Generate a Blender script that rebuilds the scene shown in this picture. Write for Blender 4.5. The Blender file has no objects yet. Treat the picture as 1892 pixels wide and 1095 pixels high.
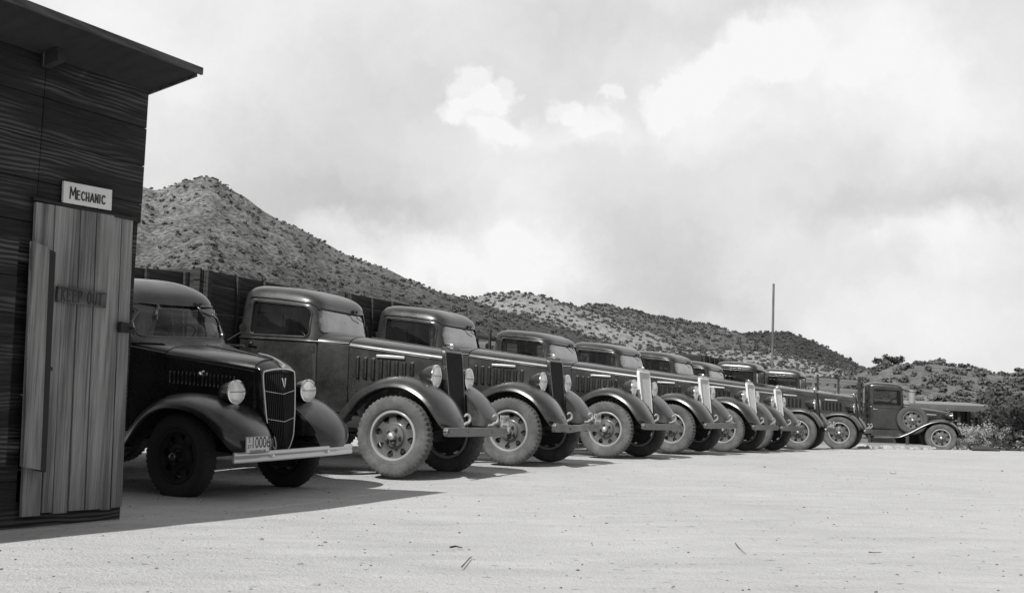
import bpy, bmesh, math, random
import numpy as np
from math import sin, cos, tan, pi, radians, sqrt, atan2, exp
from mathutils import Vector, Matrix, noise
R = radians
S = bpy.context.scene
COL = S.collection
rnd = random.Random(7)

# ------------------------------------------------------------------ camera
CAMZ, FPX, CX, CY = 0.747, 2220.0, 946.0, 547.5
PITCH, ROLL = R(5.52), R(1.8)
CAM = Vector((0, 0, CAMZ))
fwd = Vector((0, cos(PITCH), sin(PITCH)))
u0 = Vector((0, -sin(PITCH), cos(PITCH))); r0 = Vector((1, 0, 0))
cup = u0*cos(ROLL) - r0*sin(ROLL)
crt = r0*cos(ROLL) + u0*sin(ROLL)
cd = bpy.data.cameras.new('camera'); cam = bpy.data.objects.new('camera', cd); COL.objects.link(cam)
M = Matrix((crt, cup, -fwd)).transposed().to_4x4(); M.translation = CAM
cam.matrix_world = M
cd.sensor_width = 36; cd.lens = FPX/1892*36; cd.clip_end = 12000; cd.clip_start = 0.05
cd.dof.use_dof = True; cd.dof.focus_distance = 15.0; cd.dof.aperture_fstop = 9.0
S.camera = cam

def ray(px, py):
    return (fwd*FPX + crt*(px-CX) - cup*(py-CY)).normalized()
def at_depth(px, py, Y):
    d = ray(px, py); return CAM + d*(Y/d.y)
def on_plane(px, py, P0, n):
    d = ray(px, py); return CAM + d*((P0-CAM).dot(n)/d.dot(n))

# ------------------------------------------------------------------ materials
def nmat(name, col=0.2, rough=0.7, metal=0.0, spec=0.5, coat=0.0):
    m = bpy.data.materials.new(name); m.use_nodes = True
    b = m.node_tree.nodes['Principled BSDF']
    b.inputs['Base Color'].default_value = (col, col, col, 1)
    b.inputs['Roughness'].default_value = rough
    b.inputs['Metallic'].default_value = metal
    b.inputs['Specular IOR Level'].default_value = spec
    b.inputs['Coat Weight'].default_value = coat
    return m
def N(m, t, **kw):
    n = m.node_tree.nodes.new(t)
    for k, v in kw.items(): setattr(n, k, v)
    return n
def L(m, a, b): m.node_tree.links.new(a, b)
def bsdf(m): return m.node_tree.nodes['Principled BSDF']
def objco(m, scale=(1, 1, 1), obj=True):
    t = N(m, 'ShaderNodeTexCoord'); mp = N(m, 'ShaderNodeMapping')
    mp.inputs['Scale'].default_value = scale
    if obj: L(m, t.outputs['Object'], mp.inputs['Vector'])
    else:
        g = N(m, 'ShaderNodeNewGeometry'); L(m, g.outputs['Position'], mp.inputs['Vector'])
    return mp.outputs['Vector']
def noi(m, vec, scale, detail=4, rough=0.55, dist=0.0):
    n = N(m, 'ShaderNodeTexNoise'); n.inputs['Scale'].default_value = scale
    n.inputs['Detail'].default_value = detail; n.inputs['Roughness'].default_value = rough
    n.inputs['Distortion'].default_value = dist
    L(m, vec, n.inputs['Vector']); return n.outputs['Fac']
def ramp(m, fac, stops):
    r = N(m, 'ShaderNodeValToRGB'); e = r.color_ramp.elements
    while len(e) < len(stops): e.new(0.5)
    for i, (p, c) in enumerate(stops):
        e[i].position = p; e[i].color = (c, c, c, 1)
    L(m, fac, r.inputs['Fac']); return r.outputs['Color']
def math_(m, op, a, b=None):
    n = N(m, 'ShaderNodeMath', operation=op)
    for i, v in enumerate((a, b)):
        if v is None: continue
        if isinstance(v, (int, float)): n.inputs[i].default_value = v
        else: L(m, v, n.inputs[i])
    return n.outputs[0]
def bump(m, h, strength=0.3, dist=0.02):
    b = N(m, 'ShaderNodeBump'); b.inputs['Strength'].default_value = strength
    b.inputs['Distance'].default_value = dist
    L(m, h, b.inputs['Height']); L(m, b.outputs['Normal'], bsdf(m).inputs['Normal'])

def paint(name, c, dust=0.10, rough=0.33, dustamt=0.35):
    """enamel with a thin film of road dust, faint scratches, and tops painted lighter for sky sheen"""
    m = nmat(name, c, rough, 0, 0.6, 0.55)
    bsdf(m).inputs['Coat Roughness'].default_value = 0.2
    v = objco(m, obj=False)
    n1 = noi(m, v, 2.4, 6, 0.62); n2 = noi(m, v, 42, 3, 0.6)
    k = math_(m, 'ADD', math_(m, 'MULTIPLY', n1, 0.75), math_(m, 'MULTIPLY', n2, 0.25))
    g = N(m, 'ShaderNodeNewGeometry'); sx = N(m, 'ShaderNodeSeparateXYZ'); L(m, g.outputs['Normal'], sx.inputs[0])
    up = math_(m, 'MULTIPLY', math_(m, 'MAXIMUM', sx.outputs['Z'], 0.0), 0.08)  # upward faces painted lighter for overhead sky sheen, besides settled dust
    k = math_(m, 'ADD', k, up)
    L(m, ramp(m, k, [(0.35, c), (0.62, c + dust*dustamt), (0.8, c+dust)]), bsdf(m).inputs['Base Color'])
    L(m, ramp(m, k, [(0.3, rough-0.08), (0.75, rough+0.3)]), bsdf(m).inputs['Roughness'])
    return m
def wood(name, lo, hi, gscale=(1.2, 14, 14), streak=1.0, rough=0.8):
    m = nmat(name, hi, rough, 0, 0.25)
    v = objco(m, gscale)
    n1 = noi(m, v, 1.6, 8, 0.62, 1.4); 
    v2 = objco(m, tuple(s*0.42 for s in gscale)); w = N(m, 'ShaderNodeTexWave'); w.bands_direction = 'DIAGONAL'
    w.inputs['Scale'].default_value = 1.5; w.inputs['Distortion'].default_value = 9.0
    w.inputs['Detail'].default_value = 3; w.inputs['Detail Scale'].default_value = 0.7; L(m, v2, w.inputs['Vector'])
    k = math_(m, 'ADD', math_(m, 'MULTIPLY', n1, 0.7), math_(m, 'MULTIPLY', w.outputs['Fac'], 0.3*streak))
    big = noi(m, objco(m, (0.9, 0.9, 0.9)), 1.7, 3)
    k = math_(m, 'ADD', math_(m, 'MULTIPLY', k, 0.75), math_(m, 'MULTIPLY', big, 0.3))
    L(m, ramp(m, k, [(0.32, lo), (0.5, (lo+hi)/2), (0.72, hi)]), bsdf(m).inputs['Base Color'])
    bump(m, k, 0.35, 0.006)
    return m

MT = {}
MT['dark'] = paint('dark_enamel', 0.012, 0.050, .22)
MT['black'] = paint('black_enamel', 0.009, 0.040, 0.20, 0.25)
MT['blackdull'] = nmat('dull_black', 0.012, 0.7)
MT['grille_dark'] = nmat('grille_dark', 0.014, 0.45)
MT['grille_pale'] = paint('pale_enamel', 0.62, 0.1, 0.4)
MT['chrome'] = nmat('chrome', 0.75, 0.14, 1.0)
MT['worn_chrome'] = nmat('worn_bright_metal', 0.62, 0.34, 0.75)
MT['lens'] = nmat('headlamp_glass', 0.72, 0.16, 0.45, 0.8)
_w = N(MT['lens'], 'ShaderNodeTexWave'); _w.bands_direction = 'Y'; _w.inputs['Scale'].default_value = 42; L(MT['lens'], objco(MT['lens']), _w.inputs['Vector']); bump(MT['lens'], _w.outputs['Fac'], .35, .003)
MT['disc'] = paint('wheel_enamel', 0.035, 0.08, 0.5, 0.6)
MT['rim'] = paint('rim_dusty', 0.21, 0.14, 0.6, 0.5)
MT['interior'] = nmat('cab_trim', 0.03, 0.9)
MT['steel'] = paint('steel_dusty', 0.05, 0.1, 0.6, 0.6)
MT['bodywood'] = wood('truck_body_boards', 0.018, 0.045, (1.0, 1.5, 16))
MT['rack'] = wood('stake_rack_boards', 0.08, 0.20, (1.0, 1.5, 16))
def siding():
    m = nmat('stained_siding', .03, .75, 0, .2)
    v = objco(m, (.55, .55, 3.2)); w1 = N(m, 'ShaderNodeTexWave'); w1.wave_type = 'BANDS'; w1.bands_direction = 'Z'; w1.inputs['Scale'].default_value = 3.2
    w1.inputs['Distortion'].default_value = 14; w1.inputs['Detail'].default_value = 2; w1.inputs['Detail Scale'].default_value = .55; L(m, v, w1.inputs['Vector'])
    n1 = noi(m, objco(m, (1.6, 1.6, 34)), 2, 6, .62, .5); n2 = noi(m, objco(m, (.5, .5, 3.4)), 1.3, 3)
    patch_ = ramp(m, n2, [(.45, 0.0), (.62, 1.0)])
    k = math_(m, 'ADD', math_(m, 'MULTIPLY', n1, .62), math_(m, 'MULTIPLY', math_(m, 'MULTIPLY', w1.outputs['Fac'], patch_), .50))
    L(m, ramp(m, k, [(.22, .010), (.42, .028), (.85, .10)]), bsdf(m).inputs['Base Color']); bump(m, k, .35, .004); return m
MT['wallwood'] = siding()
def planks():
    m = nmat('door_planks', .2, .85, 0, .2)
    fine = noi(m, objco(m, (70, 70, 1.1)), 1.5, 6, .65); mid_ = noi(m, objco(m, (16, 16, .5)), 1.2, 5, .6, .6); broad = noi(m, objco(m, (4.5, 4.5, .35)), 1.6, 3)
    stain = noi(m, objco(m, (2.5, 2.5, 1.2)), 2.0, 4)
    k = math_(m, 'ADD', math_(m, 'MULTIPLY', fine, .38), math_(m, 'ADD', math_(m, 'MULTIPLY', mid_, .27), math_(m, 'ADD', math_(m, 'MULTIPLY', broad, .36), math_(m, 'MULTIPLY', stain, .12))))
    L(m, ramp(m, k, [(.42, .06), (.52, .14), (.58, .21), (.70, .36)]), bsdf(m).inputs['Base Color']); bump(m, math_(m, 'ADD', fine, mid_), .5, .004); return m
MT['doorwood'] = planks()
MT['roofwood'] = wood('roof_boards', 0.028, 0.05, (5, 1.2, 8), .3)
MT['fascia'] = wood('fascia_board', 0.035, 0.10, (1.5, 14, 14))
MT['white'] = nmat('white_paint', 0.66, 0.6)
MT['letter'] = nmat('black_lettering', 0.012, 0.6)
MT['keep'] = wood('keep_out_board', 0.05, 0.12, (2.0, 12, 12))
MT['carve'] = nmat('carved_letter', 0.034, 0.9)
MT['iron'] = nmat('rusty_iron', 0.02, 0.7, 0.3)
MT['pole'] = wood('pole_wood', 0.07, 0.16, (9, 9, 0.5))
MT['tin'] = paint('roof_sheet', 0.09, 0.08, 0.6)

def tyre_mat():
    m = nmat('dusty_rubber', 0.15, 0.92, 0, 0.2)
    v = objco(m); n1 = noi(m, v, 5, 6, 0.6); n2 = noi(m, v, 60, 3, 0.7)
    k = math_(m, 'ADD', math_(m, 'MULTIPLY', n1, 0.75), math_(m, 'MULTIPLY', n2, 0.28))
    L(m, ramp(m, k, [(0.3, 0.05), (0.5, 0.095), (0.72, 0.165)]), bsdf(m).inputs['Base Color'])
    bump(m, n2, 0.3, 0.004); return m
MT['tyre'] = tyre_mat()
MT['tyre_spare'] = nmat('spare_rubber', .075, .9, 0, .2)
MT['tyre_dark'] = nmat('dark_rubber', 0.022, 0.85)

def glass(name, trans, dust, rough=0.03, f0=.04, f1=.9, pw=3.0):
    m = bpy.data.materials.new(name); m.use_nodes = True; nt = m.node_tree
    nt.nodes.clear(); out = nt.nodes.new('ShaderNodeOutputMaterial')
    tr = N(m, 'ShaderNodeBsdfTransparent'); tr.inputs[0].default_value = (trans,)*3+(1,)
    gl = N(m, 'ShaderNodeBsdfGlossy'); gl.inputs['Roughness'].default_value = rough
    lw = N(m, 'ShaderNodeLayerWeight'); lw.inputs['Blend'].default_value = .5; frv = math_(m, 'ADD', math_(m, 'MULTIPLY', math_(m, 'POWER', lw.outputs['Facing'], pw), f1), f0)
    mx = N(m, 'ShaderNodeMixShader'); L(m, frv, mx.inputs[0]); L(m, tr.outputs[0], mx.inputs[1]); L(m, gl.outputs[0], mx.inputs[2])
    df = N(m, 'ShaderNodeBsdfDiffuse'); df.inputs[0].default_value = (0.42,)*3+(1,)
    mx2 = N(m, 'ShaderNodeMixShader')
    n = noi(m, objco(m), 6, 5, 0.6)
    L(m, ramp(m, n, [(0.3, dust*0.6), (0.7, min(1, dust*1.35))]), mx2.inputs[0])
    L(m, mx.outputs[0], mx2.inputs[1]); L(m, df.outputs[0], mx2.inputs[2])
    L(m, mx2.outputs[0], out.inputs['Surface']); return m
MT['glass'] = glass('window_glass', 0.45, 0.010, .03, .03, .8, 4.0)
MT['windshield'] = glass('dusty_windshield', 0.5, 0.30, 0.10, .12, 1.0, 1.6)
MT['windshield_clean'] = glass('clear_windshield', 0.85, 0.02, 0.02)

# ------------------------------------------------------------------ mesh helpers
def box(bm, c, s, rot=None, bev=0.0, seg=2):
    g = bmesh.ops.create_cube(bm, size=1.0)['verts']
    mt = Matrix.Diagonal((s[0], s[1], s[2], 1))
    bmesh.ops.transform(bm, matrix=mt, verts=g)
    if bev > 0:
        es = list({e for v in g for e in v.link_edges})
        r = bmesh.ops.bevel(bm, geom=es, offset=bev, segments=seg, profile=0.6, affect='EDGES')
        g = list({v for f in r['faces'] for v in f.verts} | {v for v in g if v.is_valid})
        # gather whole island
        st = list(g); seen = set(g)
        while st:
            v = st.pop()
            for e in v.link_edges:
                o = e.other_vert(v)
                if o not in seen: seen.add(o); st.append(o)
        g = list(seen)
    m = Matrix.Translation(Vector(c)) @ (rot.to_4x4() if rot else Matrix.Identity(4))
    bmesh.ops.transform(bm, matrix=m, verts=g)
    return g
def beam(bm, a, b, w, h, bev=0.004, upv=Vector((0, 0, 1))):
    a = Vector(a); b = Vector(b); d = b-a; x = d.normalized()
    if abs(x.dot(upv)) > 0.95: upv = Vector((1, 0, 0))
    y = upv.cross(x).normalized(); z = x.cross(y)
    box(bm, (a+b)/2, (d.length, w, h), Matrix((x, y, z)).transposed(), bev)
def loft(bm, rings, caps=True, closed=True):
    V = [[bm.verts.new(p) for p in r] for r in rings]
    n = len(V[0])
    for i in range(len(V)-1):
        for j in range(n if closed else n-1):
            k = (j+1) % n
            bm.faces.new((V[i][j], V[i][k], V[i+1][k], V[i+1][j]))
    if caps and closed:
        bm.faces.new(V[0][::-1]); bm.faces.new(V[-1])
    return V
def lathe(bm, prof, seg=32, c=(0, 0, 0), axis='y', closed=False, caps=False):
    """prof: list of (r, h) ; h along axis"""
    rings = []
    for j in range(seg):
        a = 2*pi*j/seg; r_ = []
        for (r, h) in prof:
            if axis == 'y': p = (r*cos(a), h, r*sin(a))
            elif axis == 'x': p = (h, r*cos(a), r*sin(a))
            else: p = (r*cos(a), r*sin(a), h)
            r_.append(Vector(p)+Vector(c))
        rings.append(r_)
    V = [[bm.verts.new(p) for p in r] for r in rings]; n = len(prof)
    for j in range(seg):
        k = (j+1) % seg
        for i in range(n if closed else n-1):
            q = (i+1) % n
            try: bm.faces.new((V[j][i], V[k][i], V[k][q], V[j][q]))
            except ValueError: pass
    if caps:
        bm.faces.new([V[j][0] for j in range(seg)]); bm.faces.new([V[j][-1] for j in range(seg)][::-1])
def tube(bm, pts, r, n=8, caps=True):
    pts = [Vector(p) for p in pts]; rings = []
    rr = r if isinstance(r, (list, tuple)) else [r]*len(pts)
    up = Vector((0, 0, 1))
    t0 = (pts[1]-pts[0]).normalized()
    if abs(t0.dot(up)) > 0.9: up = Vector((1, 0, 0))
    x = t0.cross(up).normalized()
    for i, p in enumerate(pts):
        t = ((pts[min(i+1, len(pts)-1)])-(pts[max(i-1, 0)])).normalized()
        x = (x - t*x.dot(t)).normalized(); y = t.cross(x)
        rings.append([p + (x*cos(2*pi*k/n)+y*sin(2*pi*k/n))*rr[i] for k in range(n)])
    loft(bm, rings, caps)
def catmull(pts, n):
    out = []; P = [pts[0]] + list(pts) + [pts[-1]]
    for i in range(1, len(P)-2):
        a, b, c, d = [np.array(q, float) for q in P[i-1:i+3]]
        for k in range(n):
            t = k/n
            out.append(tuple(0.5*((2*b)+(-a+c)*t+(2*a-5*b+4*c-d)*t*t+(-a+3*b-3*c+d)*t**3)))
    out.append(tuple(np.array(P[-2], float))); return out
def obj(name, bm, mat, parent=None, smooth=35, loc=None):
    bmesh.ops.recalc_face_normals(bm, faces=bm.faces)
    me = bpy.data.meshes.new(name); bm.to_mesh(me); bm.free()
    return objm(name, me, mat, parent, smooth, loc)
def objm(name, me, mat, parent=None, smooth=35, loc=None):
    if smooth:
        me.shade_smooth(); me.set_sharp_from_angle(angle=R(smooth))
    me.materials.clear(); me.materials.append(MT[mat] if isinstance(mat, str) else mat)
    o = bpy.data.objects.new(name, me); COL.objects.link(o)
    if parent: o.parent = parent
    if loc: o.location = loc
    return o
def BM(): return bmesh.new()
def tag(o, label=None, cat=None, group=None, kind=None):
    if label: o['label'] = label
    if cat: o['category'] = cat
    if group: o['group'] = group
    if kind: o['kind'] = kind
    return o
def empty(name, loc=(0, 0, 0), rz=0.0):
    o = bpy.data.objects.new(name, None); COL.objects.link(o); o.location = loc
    o.rotation_euler = (0, 0, rz); o.empty_display_size = 0.3; return o
def copy_tree(o, parent=None):
    c = o.copy(); COL.objects.link(c)
    if parent: c.parent = parent; c.matrix_parent_inverse = o.matrix_parent_inverse.copy()
    for ch in list(o.children): copy_tree(ch, c)
    return c
def text_mesh(s, size, depth=0.002, font_scale=1.0):
    cu = bpy.data.curves.new('t', 'FONT'); cu.body = s; cu.size = size; cu.extrude = depth; cu.align_x = 'CENTER'; cu.align_y = 'CENTER'
    cu.offset = 0.0
    o = bpy.data.objects.new('t', cu); COL.objects.link(o); dg = bpy.context.evaluated_depsgraph_get()
    me = bpy.data.meshes.new_from_object(o.evaluated_get(dg)); bpy.data.objects.remove(o); return me
def boolean(me, cutters, op='DIFFERENCE'):
    o = bpy.data.objects.new('tmp', me); COL.objects.link(o); cs = []
    for c in cutters:
        co = bpy.data.objects.new('cut', c); COL.objects.link(co); cs.append(co)
        md = o.modifiers.new('b', 'BOOLEAN'); md.operation = op; md.object = co; md.solver = 'EXACT'
    dg = bpy.context.evaluated_depsgraph_get(); dg.update()
    r = bpy.data.meshes.new_from_object(o.evaluated_get(dg))
    for c in cs: bpy.data.objects.remove(c)
    bpy.data.objects.remove(o); return r
def to_mesh(bm):
    bmesh.ops.recalc_face_normals(bm, faces=bm.faces)
    me = bpy.data.meshes.new('m'); bm.to_mesh(me); bm.free(); return me
def rrect(x0, x1, z0, z1, r, n=7):
    """rounded rectangle outline, counter clockwise, corners with radius r (tuple ok: bl, br, tr, tl)"""
    rs = r if isinstance(r, tuple) else (r,)*4
    C = [(x0+rs[0], z0+rs[0], pi, rs[0]), (x1-rs[1], z0+rs[1], 1.5*pi, rs[1]), (x1-rs[2], z1-rs[2], 0, rs[2]), (x0+rs[3], z1-rs[3], .5*pi, rs[3])]
    out = []
    for cx, cz, a0, rr in C:
        for k in range(n+1):
            a = a0 + (pi/2)*k/n; out.append((cx+rr*cos(a), cz+rr*sin(a)))
    return out

# ------------------------------------------------------------------ ground height
HUBS = {}   # name: (px, py_bottom, depth)
TR = [  # hub px, hub py, depth, azimuth of heading
    ('T1', 324, 843, 11.1, 122), ('T2', 723, 805, 13.2, 112), ('T3', 937, 795, 15.9, 114), ('T4', 1116, 793, 19.1, 118),
    ('T5', 1239, 790, 21.9, 119), ('T6', 1333, 793, 24.5, 119), ('T7', 1390, 795, 27.0, 119), ('T8', 1474, 797, 29.4, 112),
    ('T9', 1550, 799, 31.9, 112)]
WR = 0.45
CTRL = []
for nm, px, py, Y, az in TR:
    p = at_depth(px, py, Y); CTRL.append((p.x, p.y, p.z-WR if nm != 'T1' else p.z-0.41))
CTRL += [(-2.82, 9.0, -.15), (-2.2, 7.4, -.14), (-3.4, 6.5, -0.17), (-1.2, 9.6, -.09), (-.9, 6.6, -.06), (0, 5, 0), (4, 8, 0), (1.0, 11.5, 0.0), (5, 14, 0.02), (10, 29.3, 0.15), (13, 30, 0.15), (16, 31, 0.13), (3, 20, 0.06), (8, 22, 0.08)]
def ground_z(x, y):
    s = 0.0; w = 0.03
    for (cx, cy, cz) in CTRL:
        g = exp(-((x-cx)**2+(y-cy)**2)/(2*1.9**2)); s += g*cz; w += g
    return s/w
print('ctrl', [tuple(round(v, 3) for v in c) for c in CTRL])

# ------------------------------------------------------------------ wheel
def make_wheel(name, parent, tyremat='tyre', disc='disc', rim='rim', R0=0.45, hub=True, dirn=-1, tread=True):
    """wheel in local space, axis y, outer face towards dirn*y"""
    s = R0/0.45; rr = 0.272
    b = BM(); d = dirn
    prof = [(0.0, .050), (.055, .050), (.075, .045), (.10, .040), (.118, .035), (.128, .012), (.150, .000), (.190, .004), (.225, .010), (.238, .028), (.247, .035),
            (.247, .022), (.225, -.004), (.190, -.010), (.150, -.014), (.10, .015), (0, .025)]
    lathe(b, [(r*s if r > 0 else 0.0005, h*d) for r, h in prof], 64, closed=False)
    me = to_mesh(b)
    bmx = bmesh.new(); bmx.from_mesh(me); bmesh.ops.remove_doubles(bmx, verts=bmx.verts, dist=0.0012); bmesh.ops.holes_fill(bmx, edges=bmx.edges); bmesh.ops.recalc_face_normals(bmx, faces=bmx.faces); bmx.to_mesh(me); bmx.free()
    cb = BM()
    for k in range(8):
        a = 2*pi*k/8 + 0.2
        out = []
        for q in range(14):
            t = 2*pi*q/14
            rad = 0.197 + 0.040*cos(t); an = a + (0.150+0.050*cos(t))*sin(t)*1.15
            out.append((rad*s*cos(an), rad*s*sin(an)))
        loft(cb, [[(x, -0.2, z) for x, z in out], [(x, 0.2, z) for x, z in out]])
    me = boolean(me, [to_mesh(cb)])
    w = objm(name, me, disc, parent, 40)
    b = BM()
    # stud nuts and hub flange
    for k in range(5):
        a = 2*pi*k/5 + pi/2
        c = (0.078*s*cos(a), 0, 0.078*s*sin(a))
        lathe(b, [(.0005, .088*d), (.012, .086*d), (.019, .074*d), (.020, .036*d)], 10, c)
    o = obj('wheel_nut', b, disc, w, 40)
    b = BM()
    lathe(b, [(.0005, .128*d), (.022, .125*d), (.038, .114*d), (.044, .095*d), (.046, .046*d)], 24)
    obj('hub_cap', b, 'worn_chrome' if tyremat == 'tyre' else 'black', w, 50)
    b = BM()
    lathe(b, [(.245*s, .035*d), (.252*s, .060*d), (.262*s, .064*d), (.278*s, .058*d), (.283*s, .048*d), (.279*s, .038*d), (.262*s, .030*d), (.255*s, -.06*d), (.275*s, -.07*d), (.245*s, -.07*d)], 72, closed=True)
    obj('rim', b, rim, w, 50)
    b = BM()
    lathe(b, [(.0005, -.012*d), (.205*s, -.016*d), (.215*s, -.03*d), (.215*s, -.095*d), (.15*s, -.11*d), (.0005, -.11*d)], 32); obj('brake_drum', b, 'blackdull', w, 40); b = BM()
    half = 0.092*s
    pr = [(.270*s, .048), (.290*s, .070), (.325*s, .088), (.365*s, .094), (.400*s, .090), (.424*s, .082), (.440*s, .066), (.449*s, .030), (.450*s, 0.0)]
    full = [(r, h*s) for r, h in pr] + [(r, -h*s) for r, h in pr[::-1][1:]]
    seg = 96
    V = []
    for j in range(seg):
        a = 2*pi*j/seg; ring = []
        lug = (j % 2 == 0)
        for (r, h) in full:
            q = r
            if tread and r > 0.418*s and not lug and abs(h) > 0.028: q = r - 0.016*s
            ring.append(b.verts.new((q*cos(a), h, q*sin(a))))
        V.append(ring)
    for j in range(seg):
        k = (j+1) % seg
        for i in range(len(full)-1):
            b.faces.new((V[j][i], V[k][i], V[k][i+1], V[j][i+1]))
        b.faces.new((V[j][-1], V[k][-1], V[k][0], V[j][0]))
    lathe(b, [(.300*s, .0755*d*s), (.304*s, .081*d*s), (.308*s, .080*d*s)], 72)
    obj('tyre', b, tyremat, w, 28)
    return w

# ------------------------------------------------------------------ truck
class Cab:
    def __init__(s, tab, taper=0.13):
        s.t = catmull(tab, 5); s.taper = taper
    def p(s, z):
        t = s.t
        if z <= t[0][0]: return t[0]
        for a, b in zip(t, t[1:]):
            if a[0] <= z <= b[0]:
                k = (z-a[0])/max(1e-9, b[0]-a[0]); return tuple(u+(v-u)*k for u, v in zip(a, b))
        return t[-1]
    def tap(s, x, xf, xr):
        t = min(1, max(0, (x-xr)/(xf-xr))); return 1 - s.taper*t**2
    def y(s, x, z):
        _, hw, xf, xr, n = s.p(z); cx = (xf+xr)/2; a = (xf-xr)/2
        u = min(0.999, abs((x-cx)/a)); return hw*(1-u**n)**(1/n)*s.tap(x, xf, xr)
    def xfront(s, y, z):
        _, hw, xf, xr, n = s.p(z); cx = (xf+xr)/2; a = (xf-xr)/2
        u = min(0.97, abs(y)/(hw*(1-s.taper))); return cx + a*(1-u**n)**(1/n)
    def ring(s, z, off=0.0, N_=112, dz=0.0):
        _, hw, xf, xr, n = s.p(z); cx = (xf+xr)/2; a = (xf-xr)/2
        hw -= off; a -= off; out = []
        hw = max(hw, 0.004); a = max(a, 0.004)
        for k in range(N_):
            t = 2*pi*k/N_; c, q = cos(t), sin(t)
            x = cx + a*math.copysign(abs(c)**(2/n), c); y = hw*math.copysign(abs(q)**(2/n), q)*s.tap(x, xf, xr)
            out.append((x, y, z+dz))
        return out
    def shell(s, th=0.03):
        b = BM(); z0 = s.t[0][0]; zt = s.t[-1][0]
        zs = [r[0] for r in s.t]
        outer = [s.ring(z) for z in zs]
        zi = [z for z in zs if z < zt-th-0.02]
        inner = [s.ring(z, th) for z in zi]
        # inner roof
        for z in [q for q in zs if q >= zi[-1]]:
            inner.append(s.ring(z, th+0.004, dz=-th*0.95)) if z-th*0.95 > zi[-1]+0.004 else None
        VO = loft(b, outer, caps=False); b.faces.new(VO[-1])
        VI = loft(b, inner, caps=False); b.faces.new(VI[-1][::-1])
        n = len(VO[0])
        for j in range(n):
            k = (j+1) % n; b.faces.new((VO[0][j], VI[0][j], VI[0][k], VO[0][k]))
        return to_mesh(b)

TAB_A = [(0.62, 0.65, -1.055, -2.16, 8), (0.66, 0.662, -1.045, -2.18, 8), (1.0, 0.682, -1.045, -2.185, 8), (1.38, 0.695, -1.045, -2.185, 8), (1.5, 0.69, -1.055, -2.18, 8), (1.7314, 0.668, -1.09, -2.175, 7.5), (1.915, 0.642, -1.125, -2.16, 7), (1.9752, 0.6264, -1.13, -2.1518, 7.2), (2.0225, 0.5987, -1.155, -2.1353, 6.2), (2.0569, 0.5546, -1.205, -2.1105, 5.7), (2.0784, 0.495, -1.265, -2.0775, 5.2), (2.0922, 0.414, -1.325, -2.0445, 4.7), (2.0999, 0.2398, -1.405, -1.88, 3), (2.1025, 0.084, -1.545, -1.73, 2.5)]
TAB_V = [(0.62, 0.64, -1.03, -2.07, 10), (0.66, 0.652, -1.02, -2.09, 10), (1.0, 0.672, -1.02, -2.095, 10), (1.38, 0.685, -1.02, -2.095, 10), (1.5, 0.68, -1.03, -2.09, 10), (1.7171, 0.668, -1.035, -2.09, 10), (1.89, 0.655, -1.04, -2.085, 9), (1.98, 0.643, -1.045, -2.075, 8), (2.03, 0.61, -1.065, -2.055, 6), (2.06, 0.5585, -1.1, -2.01, 5), (2.078, 0.4834, -1.16, -1.94, 4.5), (2.09, 0.3759, -1.25, -1.86, 4), (2.096, 0.2148, -1.38, -1.79, 3), (2.098, 0.0537, -1.52, -1.64, 2.5)]
TAB_F = [(0.58, 0.665, -0.77, -1.87, 8), (0.62, 0.677, -0.76, -1.89, 8), (1.0, 0.705, -0.76, -1.895, 8), (1.38, 0.715, -0.76, -1.895, 8), (1.47, 0.71, -0.77, -1.89, 8), (1.68, 0.68, -0.83, -1.885, 7), (1.84, 0.645, -0.89, -1.87, 6), (1.91, 0.623, -0.9, -1.86, 5.5), (1.97, 0.5833, -0.93, -1.83, 4.8), (2.02, 0.516, -0.99, -1.78, 4.2), (2.055, 0.4262, -1.06, -1.72, 3.8), (2.078, 0.3141, -1.13, -1.65, 3.4), (2.09, 0.1907, -1.21, -1.57, 3), (2.094, 0.0449, -1.33, -1.45, 2.5)]
SH = 0.035
def shear(root_objs, k=SH, cab=None, drop=0.0):
    for o in root_objs:
        for v in o.data.vertices:
            if cab is not None and v.co.z > 1.62 and cab[1]-.1 < v.co.x < cab[0]+.12 and not o.name.startswith(('headboard', 'side_rack', 'stake', 'load', 'tailgate')):
                t = max(0, min(1, (v.co.x-cab[1])/(cab[0]-cab[1]))); q = min(1, (v.co.z-1.62)/.32); q = q*q*(3-2*q)
                v.co.z -= drop*t**2.2*q
            v.co.z += -v.co.x*k

def lerp(a, b, t): return a+(b-a)*t
def nose_rings(x0, x1, n, hw, edge, crown, bot, squ=0.55):
    rings = []
    for i in range(n+1):
        t = i/n; x = lerp(x0, x1, t); h = hw(t); e = edge(t); c = crown(t); b = bot(t)
        r = [(x, -h*0.97, b), (x, -h*0.985, lerp(b, e, .35)), (x, -h, lerp(b, e, .7))]
        for k in range(0, 33):
            a = pi*k/32; cc = -cos(a); q = sin(a)
            r.append((x, h*math.copysign(abs(cc)**squ, cc), e + (c-e)*q**0.9))
        r += [(x, h, lerp(b, e, .7)), (x, h*0.985, lerp(b, e, .35)), (x, h*0.97, b)]
        rings.append(r)
    return rings

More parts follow.
